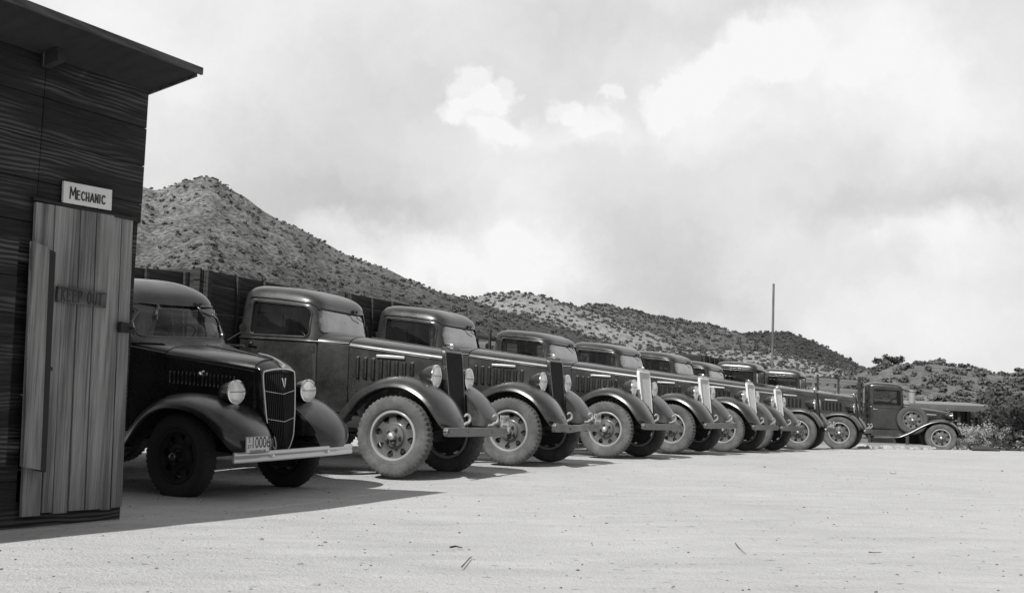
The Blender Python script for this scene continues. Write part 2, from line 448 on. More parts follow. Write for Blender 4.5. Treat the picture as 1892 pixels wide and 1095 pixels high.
def fender(bm, path, yin, yout, th=0.012, crown=0.03, lip=0.085, side=1, sub=5):
    """swept crowned fender; path = [(x, z, yin, yout)]"""
    P = catmull(path, sub); rings = []
    for i, q in enumerate(P):
        a = P[max(0, i-1)]; b = P[min(len(P)-1, i+1)]
        t = Vector((b[0]-a[0], 0, b[1]-a[1])).normalized(); nn = Vector((-t.z, 0, t.x))
        if nn.z < -0.2 : nn = -nn
        if q[0] > 0.3 and nn.x < 0: nn = -nn
        if q[0] < -0.3 and nn.x > 0: nn = -nn
        yi, yo = q[2], q[3]; w = yo-yi
        sec = [(yi, -0.03), (yi+w*.10, -0.008), (yi+w*.28, crown*.6), (yi+w*.5, crown), (yi+w*.70, crown*.75), (yi+w*.86, -0.008), (yi+w*.95, -0.035), (yo, -lip*.82), (yo+.004, -lip), (yo+.010, -lip-.012)]
        inn = [(y_-(0.0 if y_ < yi+w*.8 else th), o_-th) for y_, o_ in sec[::-1]]
        ring = []
        for y_, o_ in sec+inn:
            p = Vector((q[0], 0, q[1])) + nn*o_; ring.append((p.x, side*y_, p.z))
        rings.append(ring)
    loft(bm, rings)

FP_A = [(.69, .55, .30, .70), (.665, .62, .27, .79), (.60, .74, .25, .84), (.48, .89, .24, .85), (.32, 1.005, .25, .85), (.12, 1.075, .29, .85), (-.10, 1.075, .34, .85), (-.30, 1.01, .40, .85),
        (-.47, .90, .48, .85), (-.60, .75, .54, .85), (-.70, .62, .57, .85), (-.80, .51, .59, .85), (-.94, .455, .60, .85), (-1.9, .45, .60, .85)]
FP_V = [(.56, .56, .34, .70), (.54, .64, .30, .80), (.46, .78, .28, .84), (.34, .90, .28, .85), (.16, .985, .30, .85), (-.06, 1.0, .34, .85), (-.28, .955, .40, .85), (-.50, .86, .48, .85), (-.70, .74, .54, .85), (-.90, .62, .57, .85), (-1.08, .53, .59, .85), (-1.28, .47, .60, .85), (-1.9, .45, .60, .85)]
FP_F = [(.80, .46, .34, .70), (.785, .54, .30, .79), (.72, .66, .28, .85), (.58, .79, .26, .87), (.40, .89, .27, .87), (.16, .950, .30, .87), (-.08, .955, .37, .87), (-.28, .90, .42, .87),
        (-.44, .80, .48, .87), (-.56, .68, .54, .87), (-.68, .56, .58, .86), (-.80, .48, .60, .86), (-.95, .44, .60, .86), (-1.7, .44, .60, .86)]

def cutter(outline, axis, a, b):
    bm = BM()
    if axis == 'y': loft(bm, [[(x, a, z) for x, z in outline], [(x, b, z) for x, z in outline]])
    else: loft(bm, [[(a, y, z) for y, z in outline], [(b, y, z) for y, z in outline]])
    return to_mesh(bm)
def patch(bm, outer, inner, f, K=3):
    """bridge between two outlines (same count) mapped by f; inner None = fan to centre"""
    n = len(outer)
    if inner is None:
        cx = sum(p[0] for p in outer)/n; cz = sum(p[1] for p in outer)/n
        inner = [(cx+(p[0]-cx)*0.02, cz+(p[1]-cz)*0.02) for p in outer]; K = 8
    rs = []
    for i in range(K+1):
        t = i/K; rs.append([f(lerp(o[0], q[0], t), lerp(o[1], q[1], t)) for o, q in zip(outer, inner)])
    return loft(bm, rs, caps=False), inner

def make_truck(name, kind, colour, grille, label, az=0, windshield='windshield', tyremat='tyre', body=True, spare=False, bodymat='bodywood', openbody=False, low=False, ho=0.0):
    root = empty(name); tag(root, label, 'truck')
    ford = kind == 'F'; vis = kind == 'V'
    cab = Cab({'A': TAB_A, 'V': TAB_V, 'F': TAB_F}[kind], 0.05 if kind == 'A' else (0.05 if vis else 0.05))
    if low: cab = Cab([(z if z < 1.5 else 1.5+(z-1.5)*.83, h, xf, xr, n_) for z, h, xf, xr, n_ in TAB_A], .05)
    cs = -.17 if kind == 'A' else (-.10 if vis else -.10)
    sheared = []
    def part(nm, bm, mat, par=None, smooth=35, sh=True):
        o = obj(nm, bm, mat, par or root, smooth)
        if sh: sheared.append(o)
        return o
    dx = 0.30 if ford else 0.0
    # ---- cab shell
    me = cab.shell()
    wx0, wx1 = (-1.78+dx*.75+cs-.01, -1.03+dx*0.85+cs)
    wz0, wz1 = (1.505, 1.885) if not ford else (1.49, 1.80)
    if vis: wz0, wz1 = 1.50, 1.86
    wz0 -= ho*.8; wz1 -= .065 if low else 0
    rad = (.045, .045, .09, .05) if not vis else (.03, .03, .03, .03)
    win = rrect(wx0, wx1, wz0, wz1, rad)
    sw = 0.575 if not ford else 0.575
    szt = (1.90 if not ford else 1.85) - (.07 if low else 0)
    szb = (1.555 if not ford else 1.50)-ho*.8
    wsc = rrect(-sw, sw, szb, szt, (.05, .05, .085, .085) if not vis else .03)
    xwf = cab.p(1.7)[2]
    rear = rrect(-.30, .30, 1.60, 1.80, .04)
    xrr = cab.p(1.7)[3]
    me = boolean(me, [cutter(win, 'y', -1, 1), cutter(wsc, 'x', xwf-.22, xwf+.4), cutter(rear, 'x', xrr-.1, xrr+.12)])
    cb = objm('cab', me, colour, root, 32); sheared.append(cb)
    # cab floor/back liner, seat, steering wheel
    b = BM(); box(b, ((xwf+xrr)/2, 0, .70), (.9, 1.1, .03)); part('cab_floor', b, 'interior', cb)
    b = BM(); box(b, (xrr+.30, 0, 1.02), (.42, 1.08, .14), bev=.04); box(b, (xrr+.12, 0, 1.27), (.11, 1.08, .50), Matrix.Rotation(R(-8), 3, 'Y'), bev=.04); part('seat', b, 'interior', cb)
    b = BM(); rs = []
    cen = Vector((xwf-.33, .28, 1.50)); ax = Vector((-0.62, 0, 0.78)); e1 = Vector((0, 1, 0)); e2 = ax.cross(e1)
    ring = [cen + (e1*cos(2*pi*k/28)+e2*sin(2*pi*k/28))*.20 for k in range(29)]
    tube(b, ring, .011, 6, False)
    for k in range(3): tube(b, [cen, cen + (e1*cos(2*pi*k/3)+e2*sin(2*pi*k/3))*.2], .007, 6)
    tube(b, [cen, cen-ax*.5], .016, 6); part('steering_wheel', b, 'blackdull', cb)
    # glass
    g = BM(); _, inn = patch(g, [(p[0]*1.02, (p[1]-1.7)*1.03+1.7) for p in wsc], None, lambda y, z: (cab.xfront(y, z)-.018, y, z)); part('windshield', g, windshield, cb, 60)
    for s in (-1, 1):
        g = BM(); wg = rrect(wx0-.01, wx1+.01, wz0-.01, wz1+.01, rad)
        patch(g, wg, None, lambda x, z: (x, s*(cab.y(x, z)-.020), z)); part('side_window', g, 'glass', cb, 60)
    g = BM(); patch(g, [(p[0]*1.02, p[1]) for p in rear], None, lambda y, z: (xrr+.016, y, z)); part('rear_window', g, 'glass', cb, 60)
    # windshield frame
    b = BM(); fr = [(p[0]*1.0, p[1]) for p in wsc]
    tube(b, [(cab.xfront(y, z)+.001, y, z) for y, z in fr+fr[:1]], .009, 6, False); part('windshield_frame', b, 'blackdull' if not ford else colour, cb)
    # wiper
    for sy in ((.26,) if not ford else (.30,)):
        if vis: break
        b = BM()
        xw = cab.xfront(sy, szt)
        tube(b, [(xw+.02, sy, szt+.02), (xw+.03, sy+.02, szt-.06), (cab.xfront(sy+.14, szt-.11)+.012, sy+.16, szt-.11)], .006, 6)
        box(b, (cab.xfront(sy, szt+.03)+.015, sy, szt+.035), (.05, .05, .03), bev=.008)
        part('wiper', b, 'blackdull', cb)
    # ---- doors
    for s in (-1, 1):
        b = BM()
        xd0, xd1 = wx0-.075, wx1+.065 if not ford else wx1+.06
        zd0 = .665 if not ford else .63
        zd1 = wz1+.035
        dr = rrect(xd0, xd1, zd0, zd1, (.05, .09, .10, .06))
        wo = rrect(wx0, wx1, wz0, wz1, rad)
        f = lambda x, z, o=0.0: (x, s*(cab.y(x, z)+.005+o), z)
        # rows of rings
        K = 6; ringsO = []
        for i in range(K+1):
            t = i/K; ringsO.append([f(lerp(o[0], q[0], t), lerp(o[1], q[1], t)) for o, q in zip(dr, wo)])
        edge = [(x, s*(cab.y(x, z)-.004), z) for x, z in dr]; edge2 = [(x, s*(cab.y(x, z)-.02), z) for x, z in wo]
        loft(b, [edge]+ringsO+[edge2], caps=False)
        d = part('door', b, colour, None, 30)
        h = BM(); hx, hz = xd0+.085, 1.385-ho
        y = cab.y(hx, hz)+.008
        tube(h, [(hx, s*y, hz), (hx, s*(y+.035), hz)], .010, 8); tube(h, [(hx-.035, s*(y+.036), hz), (hx+.085, s*(y+.038), hz-.004)], [.007, .011], 8); lathe(h, [(.0005, s*(y+.004)), (.022, s*(y+.003)), (.025, s*y)], 14, (hx, 0, hz))
        part('door_handle', h, 'chrome', d)
        for hz in (1.36, .88, 1.70):
            h = BM(); yy = cab.y(xd1+.005, hz)+.008; tube(h, [(xd1+.006, s*yy, hz-.035), (xd1+.006, s*yy, hz+.035)], .010, 8)
            part('door_hinge', h, colour, d)
        # window reveal bead + belt moulding + drip rail (part of door/cab look)
        h = BM(); wl = rrect(wx0-.014, wx1+.014, wz0-.014, wz1+.014, tuple(r_+.014 for r_ in rad))
        tube(h, [(x, s*(cab.y(x, z)+.007), z) for x, z in wl+wl[:1]], .0085, 6, False); part('window_frame', h, colour, d, 60)
    zb = (1.445 if not ford else 1.43)-ho
    xc1s = -.56+dx*.7+cs
    for s in (-1, 1):
        b = BM()
        xs = [lerp(cab.p(zb)[3]+.03, xc1s, k/24) for k in range(25)]
        pts = []
        for x in xs:
            yy = cab.y(x, zb) if x < cab.p(zb)[2]-.10 else None
            if yy is None:
                t = (x-(cab.p(zb)[2]-.10))/(xc1s-(cab.p(zb)[2]-.10)); yy = lerp(cab.y(cab.p(zb)[2]-.10, zb), .52, t)
            pts.append((x, s*(yy+.004), zb-.006*(x+.9)))
        tube(b, pts, .014, 8)
        # drip rail curving round the top of the door
        a0, a1 = wx0-.06, wx1+.05; zt = wz1+.055
        pts = [(a0, zt-.04)] + [(lerp(a0+.03, a1-.08, k/8), zt) for k in range(9)] + [(a1-.02, zt-.02), (a1+.02, zt-.07)]
        pts = catmull([(p[0], p[1]) for p in pts], 3)
        tube(b, [(x, s*(cab.y(x, z)+.006), z) for x, z in pts], .009, 6)
        part('belt_moulding', b, colour, cb, 60)
    if vis:
        b = BM(); zt = 1.93; xf = cab.p(zt)[2]
        rg = []
        for k in range(9):
            y = lerp(-.56, .56, k/8); rg.append([(xf-.02, y, zt+.015), (xf+.10, y, zt-.01), (xf+.20, y, zt-.065), (xf+.205, y, zt-.075), (xf+.10, y, zt-.028), (xf-.02, y, zt-.005)])
        loft(b, rg); part('sun_visor', b, 'disc', cb)
    # ---- cowl + hood
    xc0, xc1 = cab.p(1.4)[2]-.03, -.56+dx*.7+cs
    hf = .32 if not ford else .44
    edgeF, crownF = (1.318, 1.438) if not ford else (1.205, 1.325)
    eb = 1.418 if not ford else 1.315; cbn = 1.545 if not ford else 1.425
    edgeF -= ho; crownF -= ho; eb -= ho; cbn -= ho
    hfw = .262 if not ford else .245
    hm = .53
    b = BM(); rings = nose_rings(xc0, xc1, 6, lambda t: lerp(cab.y(xc0-.05, 1.2)+.004, hm, t**1.2), lambda t: lerp((1.432 if not ford else 1.37)-ho, eb, t), lambda t: lerp((1.575 if not ford else 1.49)-ho, cbn, t), lambda t: .66)
    loft(b, rings); part('cowl', b, colour, None, 40)
    b = BM(); rings = nose_rings(xc1+.006, hf, 14, lambda t: lerp(hm-.004, hfw, t**(.92)), lambda t: lerp(eb-.003, edgeF, t), lambda t: lerp(cbn-.004, crownF, t), lambda t: lerp(.80, .78, t), 0.66)
    loft(b, rings)
    # louvres
    nl = 8 if not ford else 17
    def hw_at(x): return lerp(hm-.004, hfw, ((x-xc1)/(hf-xc1))**.92)
    sp = .088 if not ford else .040
    xl0 = -.63 if not ford else -.40
    for s in (-1, 1):
        for k in range(nl):
            x = xl0 + k*sp; y = s*hw_at(x); ang = atan2(hw_at(x)-hw_at(x+.1), .1)
            zt = (1.305-ho - .03*k/7) if not ford else (1.18-.005*k/3); hh = .25 if not ford else .12
            sec = [(-.040, -.001), (-.020, .010), (.004, .030), (.018, .036), (.026, .028), (.024, -.001)] if not ford else [(-.013, -.001), (0, .006), (.008, .009), (.010, -.001)]
            rg = []
            for (z, m) in ((zt, .08), (zt-.008, .6), (zt-.022, .95), (zt-.045, 1.0), (zt-hh+.04, 1.0), (zt-hh+.012, .75), (zt-hh, .05)):
                rg.append([(x+q[0], y+s*(q[1]*m), z) for q in sec])
            loft(b, rg)
    hd = part('hood', b, colour, None, 40)
    b = BM()
    for s in (-1, 1):   # hinge beads along the hood edge and hood handle
        e = lambda t: (lerp(xc1, hf, t), s*(lerp(hm, hfw, t**.92)+.002), lerp(eb, edgeF, t)+.0)
        tube(b, [e(k/10) for k in range(11)], .0075, 6)
    tube(b, [(xc1, 0, cbn+.004), (hf, 0, crownF+.004)], .008, 6)
    part('hood_hinge', b, colour, hd, 60)
    for s in (-1, 1):
        b = BM()
        if ford:
            x = -.06; y = s*(hw_at(x)+.012); lathe(b, [(.0005, y+s*.012), (.02, y+s*.008), (.03, y)], 16, (x, 0, 1.165)); box(b, (x, y, 1.165), (.11, .012, .03), bev=.005)
            tube(b, [(x, y, 1.15), (x, y, 1.06)], .008, 6)
        else:
            x = -.25; y = s*(hw_at(x)+.022); ang = atan2(hw_at(-.2)-hw_at(.1), .3)
            box(b, (x, y, 1.322-ho), (.33, .018, .032), Matrix.Rotation(-s*ang, 3, 'Z'), bev=.006)
        part('hood_ornament_bar', b, 'worn_chrome' if not ford else 'chrome', hd)
    # ---- radiator shell and grille
    if not ford:
        zb_, zt_ = .60, 1.425-ho
        fx = lambda z: .345 + .095*(zt_-z)/(zt_-zb_)
        def outl(o, fr):
            pts = []
            L_ = rrect(-1, 1, 0, 1, .10, 6)
            for (u, v) in L_:
                z = lerp(zb_+o, zt_-o, v); w = lerp(.200, .238, v) - o; arch = 0.03*(1-u*u)*max(0, v-.6)/.4
                pts.append((fx(z)+fr, u*w, z+arch))
            return pts
        b = BM()
        back = [(hf-.01 if p[2] > .8 else fx(p[2])-.08, p[1]*1.03, p[2]+(.036 if p[2] > 1.38-ho else .0)) for p in outl(-.012, 0)]
        r1 = [(p[0]-.028, p[1], p[2]) for p in outl(-.016, 0)]
        loft(b, [back, [(p[0]-.012, p[1], p[2]+.004) for p in r1], outl(-.008, .0), outl(.006, .004), outl(.016, .0), outl(.018, -.03)], caps=False)
        sh_ = part('radiator_shell', b, colour if grille == 'grille_dark' else grille, None, 45)
        b = BM(); o2 = outl(.018, -.022); cx = [(p[0], p[1]*.0, p[2]) for p in o2]
        loft(b, [o2, [(fx(p[2])-.022+.004, p[1]*.5, p[2]) for p in o2]], caps=False)
        n_ = 15
        for k in range(n_):
            u = lerp(-.93, .93, k/(n_-1)); pts = []
            top = zt_-.022+.028*(1-u*u); bot_ = zb_+.022
            rg = []
            for z in (bot_, (bot_+top)/2, top):
                w = (lerp(.200, .238, (z-zb_)/(zt_-zb_))-.018)*u; x = fx(z)-.010
                rg.append([(x-.012, w-.006, z), (x+.006, w-.0025, z), (x+.006, w+.0025, z), (x-.012, w+.006, z)])
            loft(b, rg)
        part('grille', b, grille, sh_, 30)
        b = BM(); box(b, (fx(1.0)-.035, 0, 1.0), (.01, .36, .72), Matrix.Rotation(R(-6), 3, 'Y')); part('radiator_core', b, 'blackdull', sh_)
        b = BM()
        if grille != 'grille_dark':
            pass
        zc = 1.462-ho
        lathe(b, [(.030, zc), (.034, zc+.012), (.028, zc+.022), (.014, zc+.030), (.012, zc+.045), (.0005, zc+.05)], 18, (.30, 0, 0), axis='z')
        tube(b, [(.34, 0, zc+.036), (.30, 0, zc+.050), (.23, 0, zc+.056)], [.006, .013, .004], 8)
        for s in (-1, 1): tube(b, [(.31, 0, zc+.03), (.27, s*.045, zc+.025)], [.010, .005], 8)
        part('radiator_cap', b, 'chrome', sh_, 50)
    else:
        zb_, zt_ = .425, 1.235
        def prof(v):   # half width along height
            return np.interp(v, [0, .06, .2, .45, .75, 1.0], [.08, .13, .170, .195, .212, .218])
        def outl(o, fr):
            pts = []; L_ = rrect(-1, 1, 0, 1, (.04, .04, .07, .07), 6)
            # denser sides
            L2 = []
            for i, p in enumerate(L_):
                q = L_[(i+1) % len(L_)]; L2.append(p)
                if abs(q[1]-p[1]) > .3 or abs(q[0]-p[0]) > .3:
                    for k in range(1, 10): L2.append((lerp(p[0], q[0], k/10), lerp(p[1], q[1], k/10)))
            for u, v in L2:
                z = lerp(zb_+o, zt_-o, v); w = prof(v)-o
                z2 = z - .03*abs(u)**2*(1 if v > .8 else 0) + (.0 if v > .5 else .05*abs(u)**2*(1-v/.5))
                x = .52 + .055*(1-v) + .05*(1-abs(u)) + fr
                pts.append((x, u*w, z2))
            return pts
        b = BM()
        back = [(hf-.01 if p[2] > .75 else p[0]-.16, p[1]*1.06 + math.copysign(.0, p[1]), min(p[2]+.075, 1.20+.115*max(0, 1-(p[1]/.24)**2)**.5) if p[2] > 1.15 else p[2]) for p in outl(-.010, 0)]
        mid = [(lerp(q[0], p[0]-.02, .6), lerp(q[1], p[1], .5), lerp(q[2], p[2]+(.03 if p[2] > 1.15 else 0), .6)) for p, q in zip(outl(-.014, 0), back)]
        loft(b, [back, mid, [(p[0]-.012, p[1], p[2]) for p in outl(-.012, 0)], outl(-.002, 0)], caps=False)
        sh_ = part('radiator_shell', b, colour, None, 45)
        b = BM(); o1 = outl(0, .006)
        tube(b, [Vector(p) for p in o1+o1[:1]], .0075, 8, False)
        part('grille_surround', b, 'worn_chrome', sh_, 60)
        b = BM(); o2 = outl(.004, -.012)
        loft(b, [o2, [(p[0]*.0+.52+.055*(1-(p[2]-zb_)/(zt_-zb_))+.035, p[1]*.03, p[2]) for p in o2]], caps=False)
        n_ = 19
        for k in range(n_):
            u = lerp(-.92, .92, k/(n_-1)); rg = []
            for q in range(9):
                v = lerp(.07+.06*u*u, .965-.02*u*u, q/8); z = lerp(zb_, zt_, v); w = prof(v)*u; x = .52+.055*(1-v)+.05*(1-abs(u))-.002
                rg.append([(x-.012, w-.005, z), (x+.004, w-.002, z), (x+.004, w+.002, z), (x-.012, w+.005, z)])
            loft(b, rg)
        part('grille', b, 'grille_dark', sh_, 30)
        b = BM()
        for v in (.40, .72):
            z = lerp(zb_, zt_, v); tube(b, [(.52+.055*(1-v)+.05*(1-abs(u))+.004, prof(v)*u*.97, z+.03*(abs(u))-.01) for u in [k/8 for k in range(-8, 9)]], .0032, 6)
        part('grille_trim', b, 'worn_chrome', sh_, 60)
        b = BM()   # V badge
        for s in (-1, 1): loft(b, [[(.592, s*.0, 1.055), (.600, s*.0, 1.055), (.598, s*.010, 1.075), (.592, s*.010, 1.075)], [(.580, s*.014, 1.15), (.590, s*.014, 1.15), (.590, s*.030, 1.15), (.580, s*.030, 1.15)]])
        part('badge', b, 'chrome', sh_)
        b = BM()   # greyhound-like nose strip
        tube(b, [(.58, 0, 1.262), (.52, 0, 1.300), (.44, 0, 1.335), (.36, 0, 1.352), (.26, 0, 1.372)], [.022, .018, .012, .014, .005], 10)
        part('hood_mascot', b, 'chrome', sh_, 60)
    # ---- fenders, aprons, running boards
    fp = FP_F if ford else (FP_V if vis else FP_A)
    for s in (-1, 1):
        b = BM(); fender(b, fp, 0, 0, side=s, lip=.045 if vis else .085)
        fd = part('fender', b, colour, None, 40, sh=False)
        b = BM()   # inner apron
        up = [(q[0], q[1]-.015, q[2]) for q in catmull(fp[:10], 3)]
        rg = []
        for x, z, yi in up:
            rg.append([(x, s*(yi+.008), z+.0), (x, s*(min(yi, .40)-.01), max(.58, z-.30) if z > .62 else z-.01)])
        loft(b, rg, caps=False, closed=False)
        # shelf from the apron to the hood side
        rg = []
        for x, z, yi in up:
            if -.55 < x < .30: rg.append([(x, s*(yi+.02), z-.012), (x, s*.20, min(z, 1.0)-.06)])
        loft(b, rg, caps=False, closed=False)
        part('fender_apron', b, colour, fd, 40, sh=False)
        b = BM(); box(b, (-1.40+dx*.5, s*.715, .452), (.95, .20, .012), bev=.003)
        for k in range(6): box(b, (-1.40+dx*.5, s*(.64+.03*k), .461), (.93, .010, .008), bev=.002)
        if not ford: box(b, (-.66-.35*0, s*.66, .66), (.34, .02, .02), bev=.004)
        part('running_board', b, 'steel', None, 35, sh=False)
        b = BM(); box(b, (-1.43+dx*.5, s*.60, .555), (1.05, .012, .20)); part('side_apron', b, colour, fd, 35, sh=False)
    # ---- headlights
    hx, hy, hz, hr = (.33, .45, 1.12, .124) if not ford else (.44, .49, 1.0, .110)
    for s in (-1, 1):
        b = BM()
        prof_ = [(.0005, -.185), (.030, -.178), (.065, -.150), (.092, -.105), (.108, -.055), (.116, -.01), (.118, .01)]
        k_ = hr/.118
        lathe(b, [(r*k_, h) for r, h in prof_], 32, (hx, s*hy, hz), axis='x')
        # bracket
        tube(b, [(hx-.06, s*hy, hz-.08), (hx-.07, s*(hy-.01), hz-.17)], [.022, .034], 10)
        tube(b, [(hx-.06, s*hy, hz-.03), (hx-.09, s*(hy-.17), hz-.10)], .012, 8)
        h = part('headlight', b, colour, None, 50, sh=False)
        b = BM(); lathe(b, [(.110*k_, .005), (.118*k_, .008), (.124*k_, .016), (.122*k_, .026), (.112*k_, .030), (.106*k_, .024)], 36, (hx, s*hy, hz), axis='x', closed=True); part('headlight_rim', b, 'chrome', h, 50, sh=False)
        b = BM(); lathe(b, [(.110*k_, .020), (.095*k_, .030), (.070*k_, .038), (.035*k_, .044), (.0005, .046)], 32, (hx, s*hy, hz), axis='x'); 
        part('lens', b, 'lens', h, 50, sh=False)
        b = BM(); box(b, (hx+.043, s*hy, hz+.004), (.010, .205*k_, .007)); part('lens_bar', b, 'steel', h, 50, sh=False)
    # ---- bumper
    bz = .515 if not ford else .43; bx = .70 if not ford else .80; bw = .86 if not ford else .81
    b = BM()
    if not ford:
        sec = [(-.005, -.05), (.012, -.05), (.018, -.044), (.018, .044), (.012, .05), (-.03, .05), (-.03, .044), (.004, .044), (.006, .040), (.006, -.040), (.0, -.044), (-.03, -.044), (-.03, -.05)]
        rg = []
        ye = [.0, .004, .012, .024, .038, .05]
        for y in [-bw+q for q in ye]+[lerp(-bw+.1, bw-.1, k/20) for k in range(21)]+[bw-q for q in ye[::-1]]:
            e = min(1, (bw-abs(y))/.05); kk = sqrt(max(0, 1-(1-e)**2))*.9+.1
            bend = -.02*(abs(y)/bw)**4
            rg.append([(bx+x+bend, y, bz+z*kk) for x, z in sec])
        loft(b, rg)
        for s in (-1, 1):
            for yy in (.34, .80): lathe(b, [(.0005, .030), (.010, .028), (.016, .018)], 10, (bx, s*yy, bz), axis='x')
        bp = part('bumper', b, 'steel', None, 35, sh=False)
    else:
        sec = [(.0, -.048), (.014, -.046), (.020, -.03), (.016, -.006), (.010, 0), (.016, .006), (.022, .03), (.016, .048), (.0, .050), (-.004, 0)]
        rg = []
        for k in range(33):
            y = lerp(-bw, bw, k/32); bend = -.05*(abs(y)/bw)**2.5 + .03*exp(-((abs(y))/.10)**2)*0
            rg.append([(bx+x+bend, y, bz+z) for x, z in sec])
        loft(b, rg)
        bp = part('bumper', b, 'worn_chrome', None, 45, sh=False)
        for s in (-1, 1):
            b = BM(); lathe(b, [(.0005, .044), (.014, .040), (.018, .015)], 12, (bx-.01, s*.38, bz), axis='x'); part('bumper_bolt', b, 'chrome', bp, 45, sh=False)
    # ---- frame, axles, tow hooks
    b = BM()
    for s in (-1, 1):
        beam(b, (bx-.02, s*.38, bz), (-.4, s*.38, .56), .06, .11); beam(b, (-.4, s*.38, .58), (-5.2, s*.42, .78), .07, .15)
        # leaf springs
        for k in range(5):
            l = .52-.07*k; tube(b, [(-l, s*.46, .47-.012*k+.07), (0, s*.46, .45-.012*k), (l, s*.46, .47-.012*k+.07)], .011, 6)
    beam(b, (0, -.66, WR-.03), (0, .66, WR-.03), .07, .08)
    beam(b, (-.12, -.6, WR-.04), (-.12, .6, WR-.04), .03, .03)
    box(b, (.05, 0, .62), (.5, .40, .18), bev=.03); box(b, (-.55, 0, .70), (.9, .6, .25), bev=.04)
    beam(b, (.45, -.4, .60), (.45, .4, .60), .10, .05)
    tube(b, [(-1.2, 0, .55), (-3.75, 0, .45)], .035, 8)
    tube(b, [(-3.75, -.8, .45), (-3.75, .8, .45)], .05, 10); lathe(b, [(.06, -.12), (.16, -.05), (.17, 0), (.16, .05), (.06, .12)], 18, (-3.75, 0, .45))
    part('chassis', b, 'blackdull', None, 35, sh=False)
    if not ford:
        for s in (-1, 1):
            b = BM(); yy = .40*s; c = Vector((.72, yy, .648)); pts = []
            for k in range(13):
                a = R(-100 + 250*k/12); pts.append(c + Vector((.040*cos(a)+.0, -.0, .046*sin(a)+.012)))
            pts = [Vector((.62, yy, .585)), Vector((.68, yy, .59))] + pts
            # turn the hook so that its loop shows to the front
            q = []
            for p in pts:
                d_ = p-Vector((.70, yy, .6)); q.append(Vector((.70+d_.x*.5, yy+d_.x*.95, .6+d_.z)))
            tube(b, q, [.016]*2+[.017]*11+[.010]*2, 8); part('tow_hook', b, 'rim', bp, 50, sh=False)
    # ---- wheels
    for (x, y, d, st) in ((0, -.715, -1, 0), (0, .715, 1, 0)):
        w = make_wheel('wheel', root, tyremat, 'disc' if tyremat == 'tyre' else 'blackdull', 'rim' if tyremat == 'tyre' else 'blackdull', WR if not ford else .41, dirn=d)
        w.location = (x, y, WR if not ford else .41); w.rotation_euler = (0, rnd.uniform(0, 6), 0)
    wf = [c for c in root.children if c.name.startswith('wheel')]
    for s in (-1, 1):
        for off in (.0, .24):
            src = wf[0] if s < 0 else wf[1]
            w = copy_tree(src, root); w.location = (-3.75, s*(.92-off), WR if not ford else .41); w.rotation_euler = (0, rnd.uniform(0, 6), 0)
    if spare:
        w = copy_tree(wf[0], root); w.name = 'spare_wheel'; w.location = (-.80, -.72, .98); w.rotation_euler = (0, .4, 0); w.scale = (1.0, .94, 1.0)
        w.data = w.data.copy(); w.data.materials[0] = MT['steel']
        for c_ in w.children:
            if c_.name.startswith('rim'): c_.data = c_.data.copy(); c_.data.materials[0] = MT['steel']
            if c_.name.startswith('tyre'): c_.data = c_.data.copy(); c_.data.materials[0] = MT['tyre_spare']
    # ---- mirror on the far door (driver's side)
    b = BM(); yy = cab.y(wx1, 1.5)
    tube(b, [(wx1+.05, yy, 1.48), (wx1+.11, yy+.16, 1.58)], .007, 6); lathe(b, [(.0005, -.012), (.05, -.008), (.055, 0), (.0005, .004)], 18, (wx1+.11, yy+.17, 1.62), axis='x')
    part('mirror', b, 'blackdull', None, 50)
    # ---- load body
    bx0 = -2.28 if not ford else -2.02
    if body:
        zt2 = (1.94 if low else 2.18) if not ford else 2.24; hwid = 1.2; ln = 3.1; z0 = 1.02
        b = BM(); box(b, (bx0-ln/2, 0, z0), (ln, 2*hwid, .07), bev=.008)
        for k in range(6): beam(b, (bx0-.2-k*.54, -hwid, z0-.08), (bx0-.2-k*.54, hwid, z0-.08), .07, .09)
        bd = part('load_bed', b, bodymat)
        b = BM(); nb = 7 if not openbody else 4
        hh = (zt2-z0-.04)/nb
        gap = .003 if not openbody else (.20 if not low else .15)
        for k in range(nb):
            zc = z0+.04+hh*(k+.5) + (0.0)
            if ford and 1.45 < zc < 1.95:
                for q in (-1, 1): box(b, (bx0, q*(hwid/2+.17), zc), (.032, hwid-.36, hh-gap), bev=.003)
                continue
            box(b, (bx0, 0, zc+rnd.uniform(-.002, .002)), (.032, 2*hwid-.02, hh-gap), bev=.003)
        for k in range(5):
            bq = BM(); y = lerp(-hwid+.05, hwid-.05, k/4); box(bq, (bx0+.034, y, (z0+zt2)/2+.0), (.035, .075 if k in (0, 4) else .05, zt2-z0+(.05 if openbody else .0)), bev=.005); part('stake', bq, 'bodywood', bd)
        part('headboard', b, bodymat, bd)
        for s in (-1, 1):
            b = BM()
            for k in range(nb):
                zc = z0+.04+hh*(k+.5); box(b, (bx0-ln/2, s*hwid, zc), (ln-.02, .030, hh-gap), bev=.005)
            for k in range(6):
                x = bx0-.06-k*(ln-.12)/5; bq = BM(); box(bq, (x, s*(hwid+.034), (z0+zt2)/2), (.085 if k == 0 else .06, .036, zt2-z0+.04), bev=.005)
                for zz in (zt2-.10, zt2-.35, zt2-.62): box(bq, (x, s*(hwid+.058), zz), (.10 if k == 0 else .05, .012, .035), bev=.004)
                part('stake', bq, 'bodywood', bd)
            part('side_rack', b, bodymat, bd)
        b = BM()
        for k in range(nb if not ford else 3): box(b, (bx0-ln, 0, z0+.04+hh*(k+.5)), (.03, 2*hwid-.02, hh-gap), bev=.005)
        part('tailgate', b, bodymat, bd)
    shear(sheared, SH, (cab.p(1.5)[2], cab.p(1.5)[3]), .075 if kind == 'A' else (.05 if ford else .02))
    return root

